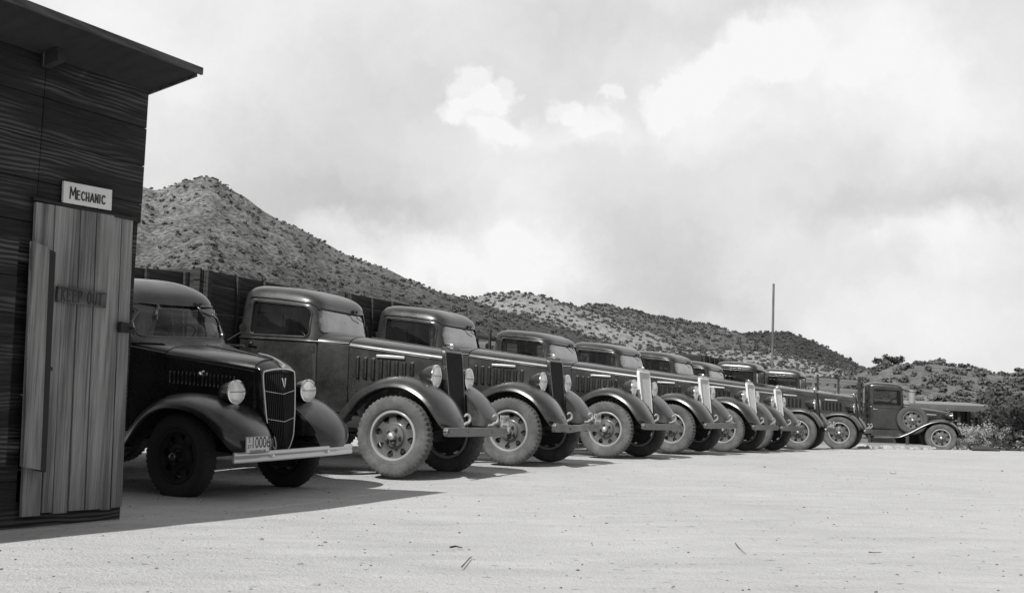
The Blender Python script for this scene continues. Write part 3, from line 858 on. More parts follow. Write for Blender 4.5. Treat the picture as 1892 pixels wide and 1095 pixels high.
# ------------------------------------------------------------------ place trucks
def place(root, nm, px, py, Y, az, wr=WR, yoff=.80, dz=0.0, roll=0.0):
    p = at_depth(px, py, Y); a = R(az); d = Vector((sin(a), cos(a), 0)); w = Vector((-d.y, d.x, 0))
    o = Vector((p.x, p.y, 0)) + w*yoff
    root.location = (o.x, o.y, p.z-wr+dz)
    root.rotation_euler = (0, 0, atan2(d.y, d.x))
    if roll:
        z1 = ground_z(p.x, p.y)
        root.rotation_euler = (roll, 0, atan2(d.y, d.x)); root.location.z = p.z-wr+dz + yoff*sin(roll)
    return root
GR = 'trucks parked side by side along the lot'
D = {t[0]: t for t in TR}
t1 = make_truck('parked_truck', 'F', 'black', None, 'black truck with bright grille surround and flat shiny bumper, beside the plank shed', windshield='windshield_clean', tyremat='tyre_dark')
place(t1, *D['T1'], wr=.41, roll=R(2.6))
t2 = make_truck('parked_truck', 'A', 'dark', 'grille_dark', 'dark truck with black grille and tow hooks, the first one beyond the black chrome-trimmed truck')
t4 = make_truck('parked_truck', 'A', 'dark', 'grille_pale', 'dark truck with a pale grille, next after the two black-grilled ones', openbody=True, low=True, bodymat='rack', ho=.03)
t3 = copy_tree(t2); t3['label'] = 'black-grilled dark truck with a battered bumper, just left of the first pale-grilled truck'
place(t2, *D['T2']); place(t3, *D['T3']); place(t4, *D['T4'])
t5 = copy_tree(t4); t5['label'] = 'pale-grilled dark truck, second of the four with pale grilles counting from the shed'
t6 = copy_tree(t4); t6['label'] = 'pale-grilled dark truck, third of the four with pale grilles counting from the shed'
t7 = copy_tree(t4); t7['label'] = 'pale-grilled dark truck beside the first sun-visored cab, last of the four pale grilles'
place(t5, *D['T5']); place(t6, *D['T6']); place(t7, *D['T7'])
t8 = make_truck('parked_truck', 'V', 'dark', 'grille_dark', 'square-cabbed truck with a sun visor, parked beside the last pale-grilled truck', openbody=False, bodymat='bodywood')
t9 = copy_tree(t8); t9['label'] = 'last sun-visored truck of the row, in front of the truck seen side-on'
place(t8, *D['T8']); place(t9, *D['T9'])
t10 = make_truck('parked_truck', 'V', 'dark', 'grille_dark', 'truck seen side-on beyond the row, spare wheel beside its hood', openbody=True, bodymat='rack', spare=True, ho=.16)
place(t10, 'T10', 1739, 806, 36.5, 103, dz=-.03); t10.scale = (1.03, 1.0, .97)
for t in (t1, t2, t3, t4, t5, t6, t7, t8, t9, t10): t['group'] = GR
for t, dz_, rl, st in ((t3, -.01, .004, 2), (t4, .005, -.006, 5), (t5, -.02, .008, -2), (t6, .01, .0, 6), (t7, -.015, -.008, 1), (t8, .01, .006, -3), (t9, -.015, .004, 2)):
    t.rotation_euler[0] += rl
    for c in t.children:
        if c.name.startswith('wheel') and abs(c.location.x) < .1: c.rotation_euler[2] = R(st); c.rotation_euler[1] += dz_*90
        elif not c.name.startswith('wheel') and c.name[:5] not in ('bumpe', 'chass'): c.location.z += dz_
# truck 3: battered bumper
for c in t3.children:
    if c.name.startswith('bumper'):
        c.data = c.data.copy()
        for v in c.data.vertices:
            q = noise.noise(Vector((v.co.y*5, v.co.z*6, 3))); v.co.z += .022*q - .02*exp(-((v.co.y+.35)/.25)**2); v.co.x += .03*q
# ---- licence plates
def plate(parent, loc, rz, w, h, txt, tilt=0):
    b = BM(); box(b, (0, 0, 0), (w, .004, h), bev=.0015)
    p = obj('licence_plate', b, 'white', parent); p.location = loc; p.rotation_euler = (0, tilt, rz)
    def tx(s, size, x, z, sx=1):
        me = text_mesh(s, size, .0012)
        for v in me.vertices: v.co = Vector((v.co.x*sx+x, -.0035-v.co.z*.5, v.co.y+z))
        objm('plate_number', me, 'letter', p, 0)
    for a in txt: tx(*a)
    b = BM()
    for q in (-1, 1): box(b, (0, -.003, q*(h/2-.004)), (w-.01, .002, .003))
    for q in (-1, 1): box(b, (q*(w/2-.004), -.003, 0), (.003, .002, h-.012))
    obj('plate_border', b, 'letter', p)
plate(t1, (.845, -.60, .545), R(90), .30, .145, [('10006', .135, .035, .012, .72), ('S', .06, -.108, .04), ('37', .05, -.108, -.015), ('FOR OFFICIAL USE', .024, 0, -.058)])
for t, y in ((t2, .66), (t3, .66)):
    plate(t, (.735, y, .64), R(90), .27, .14, [('1049', .11, .03, .012, .8), ('US', .04, -.10, .03), ('OFFICIAL USE', .022, 0, -.055)])
plate(t8, (.745, .1, .62), R(90), .27, .14, [('1052', .11, .03, .0, .8)])

# ------------------------------------------------------------------ shed
AZW = R(28.0); wv = Vector((sin(AZW), cos(AZW), 0)); nv = Vector((cos(AZW), -sin(AZW), 0))   # along wall, outward normal
Cn = at_depth(228, 938, 9.0); Cn = Vector((Cn.x, Cn.y, 0))
rzw = atan2(wv.y, wv.x)
shed = empty('plank_shed', (Cn.x, Cn.y, 0), rzw)      # local x = along wall (towards the trucks), local -y = outward
tag(shed, 'dark plank shed with a lean-to roof and pale plank door, at the left edge', 'shed')
Ms = Matrix.Translation((Cn.x, Cn.y, 0)) @ Matrix.Rotation(rzw, 4, 'Z'); Mi = Ms.inverted()
def wl(px, py, off=0.0):
    P = on_plane(px, py, Cn + nv*off, nv); q = Mi @ P; return q.x, q.z
LW = 6.2; DEP = 4.0
zt = wl(265, 165)[1]; zg = -0.35
print('shed', wl(265, 165), wl(228, 938), wl(64, 372), wl(36, 952), wl(249, 407), wl(226, 938), wl(121, 334), wl(0, 437), wl(97, 462))
bh = 0.292; z = zg; nb = 0
b = BM(); bs = BM()
doorx0, doorz = wl(66, 372); doorx1 = wl(249, 407)[0]
edges = [zt - k*bh for k in range(0, 14)]
for k in range(12):
    z1 = zt - k*bh - .003; z0 = z1 - bh + .005
    if z1 < zg: break
    # butt joint at the door's left edge line
    xj = doorx0 + .01
    dz_ = rnd.uniform(-.003, .003)
    for (a, c_) in ((-LW, xj-.0025), (xj+.0025, 0.0)):
        if a > -1.5 and z1 < doorz + .02: continue
        zz0 = z0
        if a > -1.5 and z0 < doorz: zz0 = doorz
        box(b, ((a+c_)/2, .014+rnd.uniform(-.002, .002), (zz0+z1)/2), (c_-a, .028, z1-zz0), bev=.003)
    # side wall boards (facing the trucks)
for k in range(12):
    z1 = zt - k*bh - .003 - .0; z0 = z1-bh+.005
    if z1 < zg: break
    box(bs, (-.014, DEP/2+.03, (z0+z1)/2), (.028, DEP-.06, z1-z0), bev=.003)
box(b, (-.70, .030, -.12), (1.36, .03, .34))
# jamb behind the door + corner stud
box(b, (-.02, .055, (zt+zg)/2), (.036, .05, zt-zg))
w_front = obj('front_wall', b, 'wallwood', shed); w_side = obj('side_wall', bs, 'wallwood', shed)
b = BM(); box(b, (-LW/2, DEP, 1.3), (LW, .03, 3.2)); box(b, (-LW, DEP/2, 1.3), (.03, DEP-.08, 3.2)); box(b, (-LW/2-.1, DEP/2, .02), (LW-.3, DEP-.2, .05)); obj('back_wall', b, 'wallwood', shed)
# nails
b = BM()
for k in range(9):
    for dx_ in (-.03, .035):
        for q in (.06, .23):
            zz = zt-k*bh-q
            if zz < doorz+.02 and dx_ > 0: continue
            lathe(b, [(.0005, -.004), (.005, -.003), (.006, .0)], 8, (doorx0+dx_, 0, zz))
obj('nail', b, 'iron', w_front)
# roof: overhangs the front by .73, slopes down to the back
oh = 0.49
pr = Mi @ on_plane(367, 134, Cn, wv); print('eave', pr)
ze = pr.z; slope = (ze - zt)/oh
b = BM(); x1 = .01; x0 = -LW-.3
def rz_(y): return ze + slope*(-oh - y)*1.0*1.0 if False else zt + slope*(-y)
for k in range(11):
    ya = -oh + k*.45; yb = min(ya+.445, DEP+.3)
    rg = [[(x0, ya, rz_(ya)), (x1, ya, rz_(ya)), (x1, yb, rz_(yb)), (x0, yb, rz_(yb))], [(x0, ya, rz_(ya)+.028), (x1, ya, rz_(ya)+.028), (x1, yb, rz_(yb)+.028), (x0, yb, rz_(yb)+.028)]]
    loft(b, rg)
rf = obj('roof', b, 'roofwood', shed, 0)
b = BM(); box(b, ((x0+x1)/2, -oh-.012, ze+.012), (x1-x0+.03, .022, .055), bev=.003); obj('fascia', b, 'fascia', rf)
rot = Matrix.Rotation(-math.atan(slope), 3, 'X')
for x in (-1.0, -2.6, -4.2):
    b = BM(); box(b, (x, -.10, zt-.03), (.06, .16, .10), rot, bev=.003); obj('rafter', b, 'roofwood', rf)
b = BM(); box(b, (x1+.012, (DEP+.3-oh)/2, rz_((DEP+.3-oh)/2)+.012), (.02, DEP+.3+oh, .05), Matrix.Rotation(-math.atan(slope), 3, 'X')); obj('barge_board', b, 'fascia', rf)
# door of vertical planks
bl = wl(38, 952, .03); br = wl(227, 938, .03); tl = wl(66, 373, .03); tr = wl(248, 406, .03)
door = None
npk = 7; ws = [.17, .10, .14, .15, .17, .10, .12]; tot = sum(ws); acc = 0
b = BM()
for k in range(npk):
    t0, t1_ = acc/tot, (acc+ws[k])/tot; acc += ws[k]
    a0, a1 = lerp(bl[0], br[0], t0)+.005, lerp(bl[0], br[0], t1_)-.005; c0, c1 = lerp(tl[0], tr[0], t0)+.003, lerp(tl[0], tr[0], t1_)-.003
    zb0, zb1 = lerp(bl[1], br[1], t0), lerp(bl[1], br[1], t1_); yo = -.012-.020 - rnd.uniform(0, .016); zj = rnd.uniform(-.015, .012)
    zt0, zt1 = lerp(tl[1], tr[1], t0), lerp(tl[1], tr[1], t1_)
    if k >= npk-2: yo += .014
    rg = [[(a0, yo, zb0+zj), (a1, yo, zb1+zj), (a1, yo+.024, zb1+zj), (a0, yo+.024, zb0+zj)], [(c0, yo, zt0), (c1, yo, zt1), (c1, yo+.024, zt1), (c0, yo+.024, zt0)]]
    mid = [[tuple(lerp(p[i], q[i], s_)  for i in range(3)) for p, q in zip(rg[0], rg[1])] for s_ in [j/8 for j in range(9)]]
    loft(b, mid)
door = obj('door', b, 'doorwood', shed, 25)
b = BM(); box(b, ((tl[0]+tr[0])/2, -.02, doorz+.012), (tr[0]-tl[0]+.04, .03, .022), bev=.003); obj('door_lintel', b, 'iron', shed)
lx, lz = wl(231, 605, .05); b = BM(); box(b, (lx-.0, -.05, lz), (.13, .02, .075), bev=.004); tube(b, [(lx+.05, -.06, lz), (lx+.05, -.09, lz), (lx+.05, -.09, lz-.05)], .010, 8); tube(b, [(lx-.05, -.062, lz-.04), (lx-.05, -.062, lz+.04)], .012, 8); obj('door_latch', b, 'iron', door)
# old bolt holes / knots on the door
b = BM()
for (px, py, r_) in ((96, 681, .016), (183, 586, .010), (193, 745, .012), (180, 524, .010)):
    q = wl(px, py, .045); lathe(b, [(.0005, -.040), (r_*.8, -.041), (r_, -.036)], 12, (q[0], 0, q[1]))
obj('knot', b, 'carve', door)
# proud side leaf left of the door (horizontal boards with one vertical stile)
q0 = wl(92, 458, .11); q1 = wl(75, 868, .11); q2 = wl(62, 445, .11); q3 = wl(43, 862, .11)
b = BM()
rg = [[(q3[0], -.11, q3[1]), (q1[0], -.11, q1[1]), (q1[0], -.075, q1[1]), (q3[0], -.075, q3[1])], [(q2[0], -.11, q2[1]), (q0[0], -.11, q0[1]), (q0[0], -.075, q0[1]), (q2[0], -.075, q2[1])]]
loft(b, [[tuple(lerp(p[i], q[i], s_) for i in range(3)) for p, q in zip(rg[0], rg[1])] for s_ in [j/6 for j in range(7)]])
leaf = tag(empty('hatch_leaf', (Cn.x, Cn.y, 0), rzw), 'dark boarded leaf with one pale upright plank, left of the shed door', 'hatch')
obj('stile', b, 'doorwood', leaf, 25)
e0 = wl(90, 458, .12); e1 = wl(106, 466, .12); e2 = wl(73, 868, .12); e3 = wl(88, 872, .12)
loft(b := BM(), [[(e2[0], -.105, e2[1]), (e3[0], -.105, e3[1]), (e3[0], -.050, e3[1]), (e2[0], -.050, e2[1])], [(e0[0], -.105, e0[1]), (e1[0], -.105, e1[1]), (e1[0], -.050, e1[1]), (e0[0], -.050, e0[1])]]); obj('edge_batten', b, 'iron', leaf, 25)  # dark strip added to stand for the shaded gap beside the stile
b = BM(); nb2 = 6; zlo, zhi = q3[1]+.01, q2[1]+.005
for k in range(nb2):
    a = lerp(zlo, zhi, k/nb2); c_ = lerp(zlo, zhi, (k+1)/nb2); xr = lerp(q3[0], q2[0], (k+.5)/nb2)
    box(b, ((xr-1.3)/2-.62, -.066, (a+c_)/2), (1.3, .022, c_-a-.005), bev=.003)
    if k == 0: xl = (xr-1.3)/2-.62-.65
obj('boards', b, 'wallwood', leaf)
for zz in (zhi-.12, zlo+.12):
    b = BM(); box(b, (q2[0]-.55, -.03, zz), (1.2, .05, .06)); obj('batten', b, 'wallwood', leaf)
# sign MECHANIC
c4 = [wl(*p, .05) for p in ((121, 334), (210, 351), (208, 389), (119, 373))]
sx = sum(c[0] for c in c4)/4; sz = sum(c[1] for c in c4)/4; sw_ = ((c4[1][0]-c4[0][0])+(c4[2][0]-c4[3][0]))/2; shh = ((c4[0][1]-c4[3][1])+(c4[1][1]-c4[2][1]))/2
tilt = atan2((c4[1][1]-c4[0][1]), (c4[1][0]-c4[0][0]))
print('sign', sx, sz, sw_, shh, tilt)
sg = tag(empty('sign', tuple(Ms @ Vector((sx, -.028, sz))), rzw), 'white board lettered MECHANIC in black, fixed above the plank door', 'sign')
b = BM(); box(b, (0, 0, 0), (sw_, .02, shh), Matrix.Rotation(-tilt, 3, 'Y'), bev=.002); obj('sign_board', b, 'white', sg)
def strokes(s, x, h, wd, th=.010):
    """hand painted block letters built from bars; returns advance"""
    G = {'M': [((0, 0), (.08, 1)), ((.08, 1), (.5, .30)), ((.5, .30), (.92, 1)), ((.92, 1), (1, 0))], 'E': [((.1, 0), (.1, 1)), ((.1, 1), (.8, 1)), ((.1, .58), (.7, .58)), ((.1, 0), (.85, 0))],
         'C': [((.92, .85), (.62, 1)), ((.62, 1), (.3, .93)), ((.3, .93), (.1, .65)), ((.1, .65), (.1, .35)), ((.1, .35), (.3, .07)), ((.3, .07), (.62, 0)), ((.62, 0), (.95, .14))],
         'H': [((.1, 0), (.1, 1)), ((.85, 0), (.85, 1)), ((.1, .40), (.85, .40))], 'A': [((0, 0), (.48, 1)), ((.48, 1), (.95, 0)), ((.12, .30), (.84, .30))],
         'N': [((.1, 0), (.1, 1)), ((.1, 1), (.85, 0)), ((.85, 0), (.85, 1))], 'I': [((.2, 0), (.2, 1))],
         'K': [((.1, 0), (.1, 1)), ((.1, .45), (.8, 1)), ((.3, .6), (.85, 0))], 'P': [((.1, 0), (.1, 1)), ((.1, 1), (.6, 1)), ((.6, 1), (.8, .78)), ((.8, .78), (.6, .5)), ((.6, .5), (.1, .5))],
         'O': [((.3, 0), (.1, .3)), ((.1, .3), (.1, .7)), ((.1, .7), (.3, 1)), ((.3, 1), (.65, 1)), ((.65, 1), (.85, .7)), ((.85, .7), (.85, .3)), ((.85, .3), (.65, 0)), ((.65, 0), (.3, 0))],
         'U': [((.1, 1), (.1, .25)), ((.1, .25), (.3, 0)), ((.3, 0), (.65, 0)), ((.65, 0), (.85, .25)), ((.85, .25), (.85, 1))], 'T': [((0, 1), (.95, 1)), ((.48, 1), (.48, 0))]}
    out = []
    for (a, c_) in G[s]: out.append(((x+a[0]*wd, a[1]*h), (x+c_[0]*wd, c_[1]*h)))
    return out
def word(bm, letters, y, rotm, th, dep=.004):
    for i, ((a, c_)) in enumerate(letters):
        A = rotm @ Vector((a[0], 0, a[1])); B_ = rotm @ Vector((c_[0], 0, c_[1])); d_ = (B_-A)
        if d_.length < 1e-6: continue
        x_ = d_.normalized(); y_ = Vector((0, 1, 0)); z_ = x_.cross(y_)
        box(bm, (A+B_)/2+Vector((0, y-(i % 7)*.0002, 0)), (d_.length+th*.8, dep, th), Matrix((x_, y_, z_)).transposed())
b = BM(); K = sw_/0.46; x = -.172*K; segs = []
base = -.040*K
specs = [('M', .085, .062), ('E', .062, .042), ('C', .062, .044), ('H', .062, .042), ('A', .062, .046), ('N', .062, .042), ('I', .062, .022), ('C', .062, .044)]
for ch, h, wd in specs:
    st = strokes(ch, x, h*K, (wd-.010)*K if ch != 'I' else .02*K); 
    off = base if ch != 'M' else base-.002
    segs += [((p[0], p[1]+off), (q[0], q[1]+off)) for p, q in st]; x += wd*K
word(b, segs, -.012, Matrix.Rotation(-tilt, 3, 'Y'), .0092*K)
obj('lettering', b, 'letter', sg, 0)
# KEEP OUT board
c4 = [wl(*p, .05) for p in ((104, 528), (194, 541), (193, 567), (105, 559))]
kx = sum(c[0] for c in c4)/4; kz = sum(c[1] for c in c4)/4; kw = c4[1][0]-c4[0][0]; kh = ((c4[0][1]-c4[3][1])+(c4[1][1]-c4[2][1]))/2; kt = atan2(c4[1][1]-c4[0][1], kw)
kp = tag(empty('sign', tuple(Ms @ Vector((kx, -.056, kz))), rzw), 'weathered wooden board carved KEEP OUT, nailed across the pale plank door', 'sign')
b = BM(); box(b, (0, 0, 0), (kw, .022, kh), Matrix.Rotation(-kt, 3, 'Y'), bev=.003); obj('sign_board', b, 'keep', kp)
b = BM(); segs = []; K2 = kw/.46; x = -.20*K2
for ch in 'KEEP OUT':
    if ch == ' ': x += .035*K2; continue
    st = strokes(ch, x, .085*K2, .040*K2); segs += [((p[0], p[1]-.043*K2), (q[0], q[1]-.043*K2)) for p, q in st]; x += .052*K2
word(b, segs, -.0125, Matrix.Rotation(-kt, 3, 'Y'), .008*K2, .003); obj('lettering', b, 'carve', kp, 0)

# ------------------------------------------------------------------ ground sheet
def axis_pts(lo, hi, a, b, step):
    inner = list(np.arange(a, b+1e-6, step)); out = []
    v, s = a, step
    left = []
    while v > lo: s *= 1.35; v -= s; left.append(max(v, lo))
    v, s = b, step; right = []
    while v < hi: s *= 1.35; v += s; right.append(min(v, hi))
    return left[::-1]+inner+right
xs = axis_pts(-6000, 6000, -8, 19, .22); ys = axis_pts(-400, 9000, 1, 38, .22)
co = []; 
for y in ys:
    for x in xs:
        z = 0.0
        if -11 < x < 24 and -3 < y < 45:
            z = ground_z(x, y) + .012*noise.noise(Vector((x*.55, y*.55, 0))) + .004*noise.noise(Vector((x*2.6, y*2.6, 4)))
            if y > 34: z -= .12*min(1, (y-34)/5)
        co.append((x, y, z))
nx = len(xs); fc = [(j*nx+i, j*nx+i+1, (j+1)*nx+i+1, (j+1)*nx+i) for j in range(len(ys)-1) for i in range(nx-1)]
me = bpy.data.meshes.new('ground'); me.from_pydata(co, [], fc); me.update()
m = nmat('dusty_ground', 0.5, 0.95, 0, 0.1); MT['ground'] = m
v = objco(m, obj=False)
big = noi(m, v, .35, 5, .6); midn = noi(m, objco(m, (.8, 1.6, 1), False), 2.3, 6, .62); fine = noi(m, v, 28, 4, .7)
k = math_(m, 'ADD', math_(m, 'MULTIPLY', big, .45), math_(m, 'ADD', math_(m, 'MULTIPLY', midn, .35), math_(m, 'MULTIPLY', fine, .2)))
trk = noi(m, objco(m, (.8, 2.0, 1), False), 1.3, 5, .6)
grav = noi(m, v, 75, 2, .6)
k = math_(m, 'ADD', math_(m, 'MULTIPLY', k, .62), math_(m, 'ADD', math_(m, 'MULTIPLY', trk, .2), math_(m, 'MULTIPLY', grav, .18)))
light = ramp(m, k, [(.36, .37), (.48, .47), (.60, .55)])
spk = noi(m, v, 11, 3, .5); sp2 = ramp(m, spk, [(.66, 1.0), (.74, .55)])
mul = N(m, 'ShaderNodeMixRGB', blend_type='MULTIPLY'); mul.inputs[0].default_value = 1; L(m, light, mul.inputs[1]); L(m, sp2, mul.inputs[2])
# beyond the lot: scrubby darker desert floor
geo = N(m, 'ShaderNodeNewGeometry'); sp = N(m, 'ShaderNodeSeparateXYZ'); L(m, geo.outputs['Position'], sp.inputs[0])
far = math_(m, 'ADD', math_(m, 'MULTIPLY', sp.outputs['Y'], 1.0), math_(m, 'MULTIPLY', sp.outputs['X'], -0.45))   # grows behind the row
far = math_(m, 'ADD', far, math_(m, 'MULTIPLY', noi(m, v, .5, 3), 6.0))
fm = N(m, 'ShaderNodeMapRange'); fm.inputs['From Min'].default_value = 38; fm.inputs['From Max'].default_value = 46; L(m, far, fm.inputs['Value'])
scr = ramp(m, noi(m, v, .9, 6, .7), [(.35, .07), (.6, .24)])
mx = N(m, 'ShaderNodeMixRGB'); L(m, fm.outputs[0], mx.inputs[0]); L(m, mul.outputs[0], mx.inputs[1]); L(m, scr, mx.inputs[2])
L(m, mx.outputs[0], bsdf(m).inputs['Base Color'])
bump(m, math_(m, 'ADD', math_(m, 'ADD', fine, math_(m, 'MULTIPLY', grav, .6)), math_(m, 'MULTIPLY', midn, 1.5)), .7, .03)
tag(objm('ground', me, 'ground', None, 60), kind='structure')

# ------------------------------------------------------------------ hills
def hill_mat(name, lo, hi, dark, thr, scale=.10, hdark=None):
    m = nmat(name, hi, 1.0, 0, .05); v = objco(m, obj=False)
    a = noi(m, v, scale, 8, .68); f = noi(m, v, scale*6, 4, .7)
    base = ramp(m, a, [(.33, lo), (.62, hi)])
    sp_ = ramp(m, f, [(thr, 1.0), (thr+.07, dark)])
    mu = N(m, 'ShaderNodeMixRGB', blend_type='MULTIPLY'); mu.inputs[0].default_value = 1; L(m, base, mu.inputs[1]); L(m, sp_, mu.inputs[2])
    outc = mu.outputs[0]
    if hdark:   # cloud shade and low scrub of the lower slopes, painted into the colour
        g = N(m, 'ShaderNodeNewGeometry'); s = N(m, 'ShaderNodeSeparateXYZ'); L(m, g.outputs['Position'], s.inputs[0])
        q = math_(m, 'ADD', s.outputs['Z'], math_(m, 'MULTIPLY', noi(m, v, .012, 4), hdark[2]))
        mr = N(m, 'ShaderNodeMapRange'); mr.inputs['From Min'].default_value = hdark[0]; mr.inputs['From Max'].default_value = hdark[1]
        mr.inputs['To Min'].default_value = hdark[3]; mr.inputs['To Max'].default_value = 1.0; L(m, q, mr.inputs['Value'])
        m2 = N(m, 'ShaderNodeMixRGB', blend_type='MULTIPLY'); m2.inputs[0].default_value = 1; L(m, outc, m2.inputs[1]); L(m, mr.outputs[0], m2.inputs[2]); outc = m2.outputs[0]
    L(m, outc, bsdf(m).inputs['Base Color']); bump(m, math_(m, 'ADD', a, f), .8, 1.2*.1/scale*.4)
    return m
MT['bush'] = nmat('scrub_leaf', .035, .9, 0, .15); _m = MT['bush']; _o = N(_m, 'ShaderNodeObjectInfo')
L(_m, ramp(_m, noi(_m, objco(_m, obj=False), .35, 4, .7), [(.35, .065), (.65, .14)]), bsdf(_m).inputs['Base Color'])
MT['bush_pale'] = nmat('dry_brush_leaf', .26, .9, 0, .1)
L(MT['bush_pale'], ramp(MT['bush_pale'], noi(MT['bush_pale'], objco(MT['bush_pale'], obj=False), 3, 4, .7), [(.35, .14), (.65, .36)]), bsdf(MT['bush_pale']).inputs['Base Color'])
MT['leaf'] = nmat('mesquite_leaf', .045, .8, 0, .2)
L(MT['leaf'], ramp(MT['leaf'], noi(MT['leaf'], objco(MT['leaf'], obj=False), .8, 4, .7), [(.35, .03), (.65, .085)]), bsdf(MT['leaf']).inputs['Base Color'])
MT['bark'] = nmat('bark', .05, .95)

def shrub_mesh(seed, leaves=46):
    """loose shrub of unit size: leaf tufts round a few stems"""
    r_ = random.Random(seed); b = bmesh.new()
    cl = [(r_.uniform(-.55, .55), r_.uniform(-.55, .55), r_.uniform(.3, .75), r_.uniform(.28, .5)) for _ in range(6)]
    for k in range(leaves):
        c = r_.choice(cl); d = Vector((r_.gauss(0, 1), r_.gauss(0, 1), r_.gauss(0, 1))).normalized()
        p = Vector(c[:3]) + d*c[3]*r_.uniform(.5, 1.05); p.z = max(.02, p.z*.9)
        s = r_.uniform(.16, .34); t = Vector((r_.gauss(0, 1), r_.gauss(0, 1), r_.gauss(0, 1))).normalized(); q = d.cross(t).normalized(); t = q.cross(d)
        d2 = d*.35*s
        b.faces.new([b.verts.new(p+t*s+d2*-.5), b.verts.new(p+q*s*.8), b.verts.new(p-t*s), b.verts.new(p-q*s*.8)])
    me = bpy.data.meshes.new('shrub'); b.to_mesh(me); b.free(); return me
SHR = [shrub_mesh(50+i) for i in range(6)]
for s_ in SHR: s_.materials.append(MT['bush'])
SHN = [(np.array([v.co[:] for v in s_.vertices]), np.array([p.vertices[:] for p in s_.polygons])) for s_ in SHR]
individual = []
def scatter(name, pts, mat='bush', rs=None, kind='stuff', label=None):
    V, F = [], []; n = 0
    for i, (p, sz) in enumerate(pts):
        vv, ff = SHN[i % 6]; a = rs.uniform(0, 6.28); c, s = cos(a), sin(a)
        w = vv*np.array([sz, sz, sz*rs.uniform(.7, 1.1)]); w = np.stack([w[:, 0]*c-w[:, 1]*s, w[:, 0]*s+w[:, 1]*c, w[:, 2]], 1)+np.array(p)
        V.append(w); F.append(ff+n); n += len(vv)
    V = np.concatenate(V); F = np.concatenate(F)
    me = bpy.data.meshes.new(name); me.from_pydata(V.tolist(), [], F.tolist()); me.update()
    o = objm(name, me, mat, None, 0); tag(o, label, 'scrub', kind='stuff'); return o

def interp(pts, x):
    xs_ = [p[0] for p in pts]; return float(np.interp(x, xs_, [p[1] for p in pts]))
def hill(name, sky, depth, base, mat, nsh, shs, seed, rough=1.0, nu=220, nv_=46, fine=1.0, p_=1.15, ext=0, dens=None, label='', basez=0.0, bigfrac=.0):
    """sky: skyline as (px, py); depth / base: metres (number or list over px)"""
    rs = random.Random(seed); x0, x1 = sky[0][0], sky[-1][0]
    dfun = (lambda x: depth) if not isinstance(depth, list) else (lambda x: interp(depth, x))
    bfun = (lambda x: base) if not isinstance(base, list) else (lambda x: interp(base, x))
    sk = catmull(sky, 6)
    def surf(u, v):
        px = lerp(x0, x1, u); py = interp(sk, px); Dd = dfun(px); Bd = bfun(px)
        P = at_depth(px, py, Dd); dirv = Vector((P.x, P.y, 0)); dist = dirv.length; dirv /= dist
        bd = Bd*dist/Dd
        if v <= 1: rr = lerp(bd, dist, v); h = v**p_*(1.0+.10*sin(pi*v))
        else: rr = dist + (v-1)*(dist-bd)*1.3; h = max(0, 1-(v-1)**2*1.2-(v-1)*.25)
        q = dirv*rr; H = P.z-basez
        env = min(1, v*3)*(1 if v < .8 else max(.12, 1-(v-.8)*4) if v <= 1.05 else .5)
        nz = noise.fractal(Vector((q.x/55, q.y/55, seed)), .9, 2.1, 4)*H*.085*rough*env + noise.fractal(Vector((q.x/9, q.y/9, seed+3)), .9, 2.1, 3)*.012*H*fine*min(1, v*4)
        return Vector((q.x, q.y, basez + H*h + nz))
    vs = [i/nv_*1.0 for i in range(nv_+1)] + [1.04, 1.1, 1.2, 1.35, 1.55, 1.8]
    co_ = [surf(i/nu, v) for v in vs for i in range(nu+1)]; w = nu+1
    fc_ = [(j*w+i, j*w+i+1, (j+1)*w+i+1, (j+1)*w+i) for j in range(len(vs)-1) for i in range(nu)]
    me = bpy.data.meshes.new(name); me.from_pydata([c[:] for c in co_], [], fc_); me.update()
    tag(objm(name, me, mat, None, 60), kind='structure')
    pts = []
    for _ in range(nsh*3):
        if len(pts) >= nsh: break
        u = rs.random(); v = rs.random()**.8*1.02
        if dens and rs.random() > dens(u, v): continue
        P = surf(u, v); sz = shs*rs.uniform(.5, 1.0)*(1.35 if rs.random() < .12 else 1)
        pts.append((Vector((P.x, P.y, P.z-.12*sz)), sz))
    for k in range(int(nsh*.035)):   # a few standing right on the skyline
        u = rs.random(); P = surf(u, 1.0); sz = shs*rs.uniform(.5, 1.25); pts.append((Vector((P.x, P.y, P.z-.1*sz)), sz))
    return pts, surf
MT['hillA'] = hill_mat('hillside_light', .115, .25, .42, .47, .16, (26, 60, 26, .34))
MT['hillB'] = hill_mat('hillside_pale', .18, .32, .45, .52, .12)
MT['hillC'] = hill_mat('hillside_scrubby', .09, .17, .5, .50, .11)
MT['hillD'] = hill_mat('hillside_dark', .035, .07, .6, .52, .08)
MT['hillE'] = hill_mat('low_hill', .09, .22, .45, .50, .40)
allpts = []
skyA = [(-700, 420), (-300, 400), (0, 372), (150, 352), (255, 347), (290, 354), (330, 338), (352, 333), (385, 330), (410, 342), (450, 368), (500, 400), (560, 426), (600, 450), (650, 474), (700, 492), (760, 517), (820, 538), (880, 556), (960, 582), (1060, 614), (1180, 648), (1290, 668), (1400, 690), (1500, 706)]
A, surfA = hill('hill_near', skyA, [(-700, 420), (400, 380), (900, 330), (1500, 280)], [(-700, 120), (1500, 120)], 'hillA', 5200, .85, 3, dens=lambda u, v: 1.0 if v < .45 else .62)
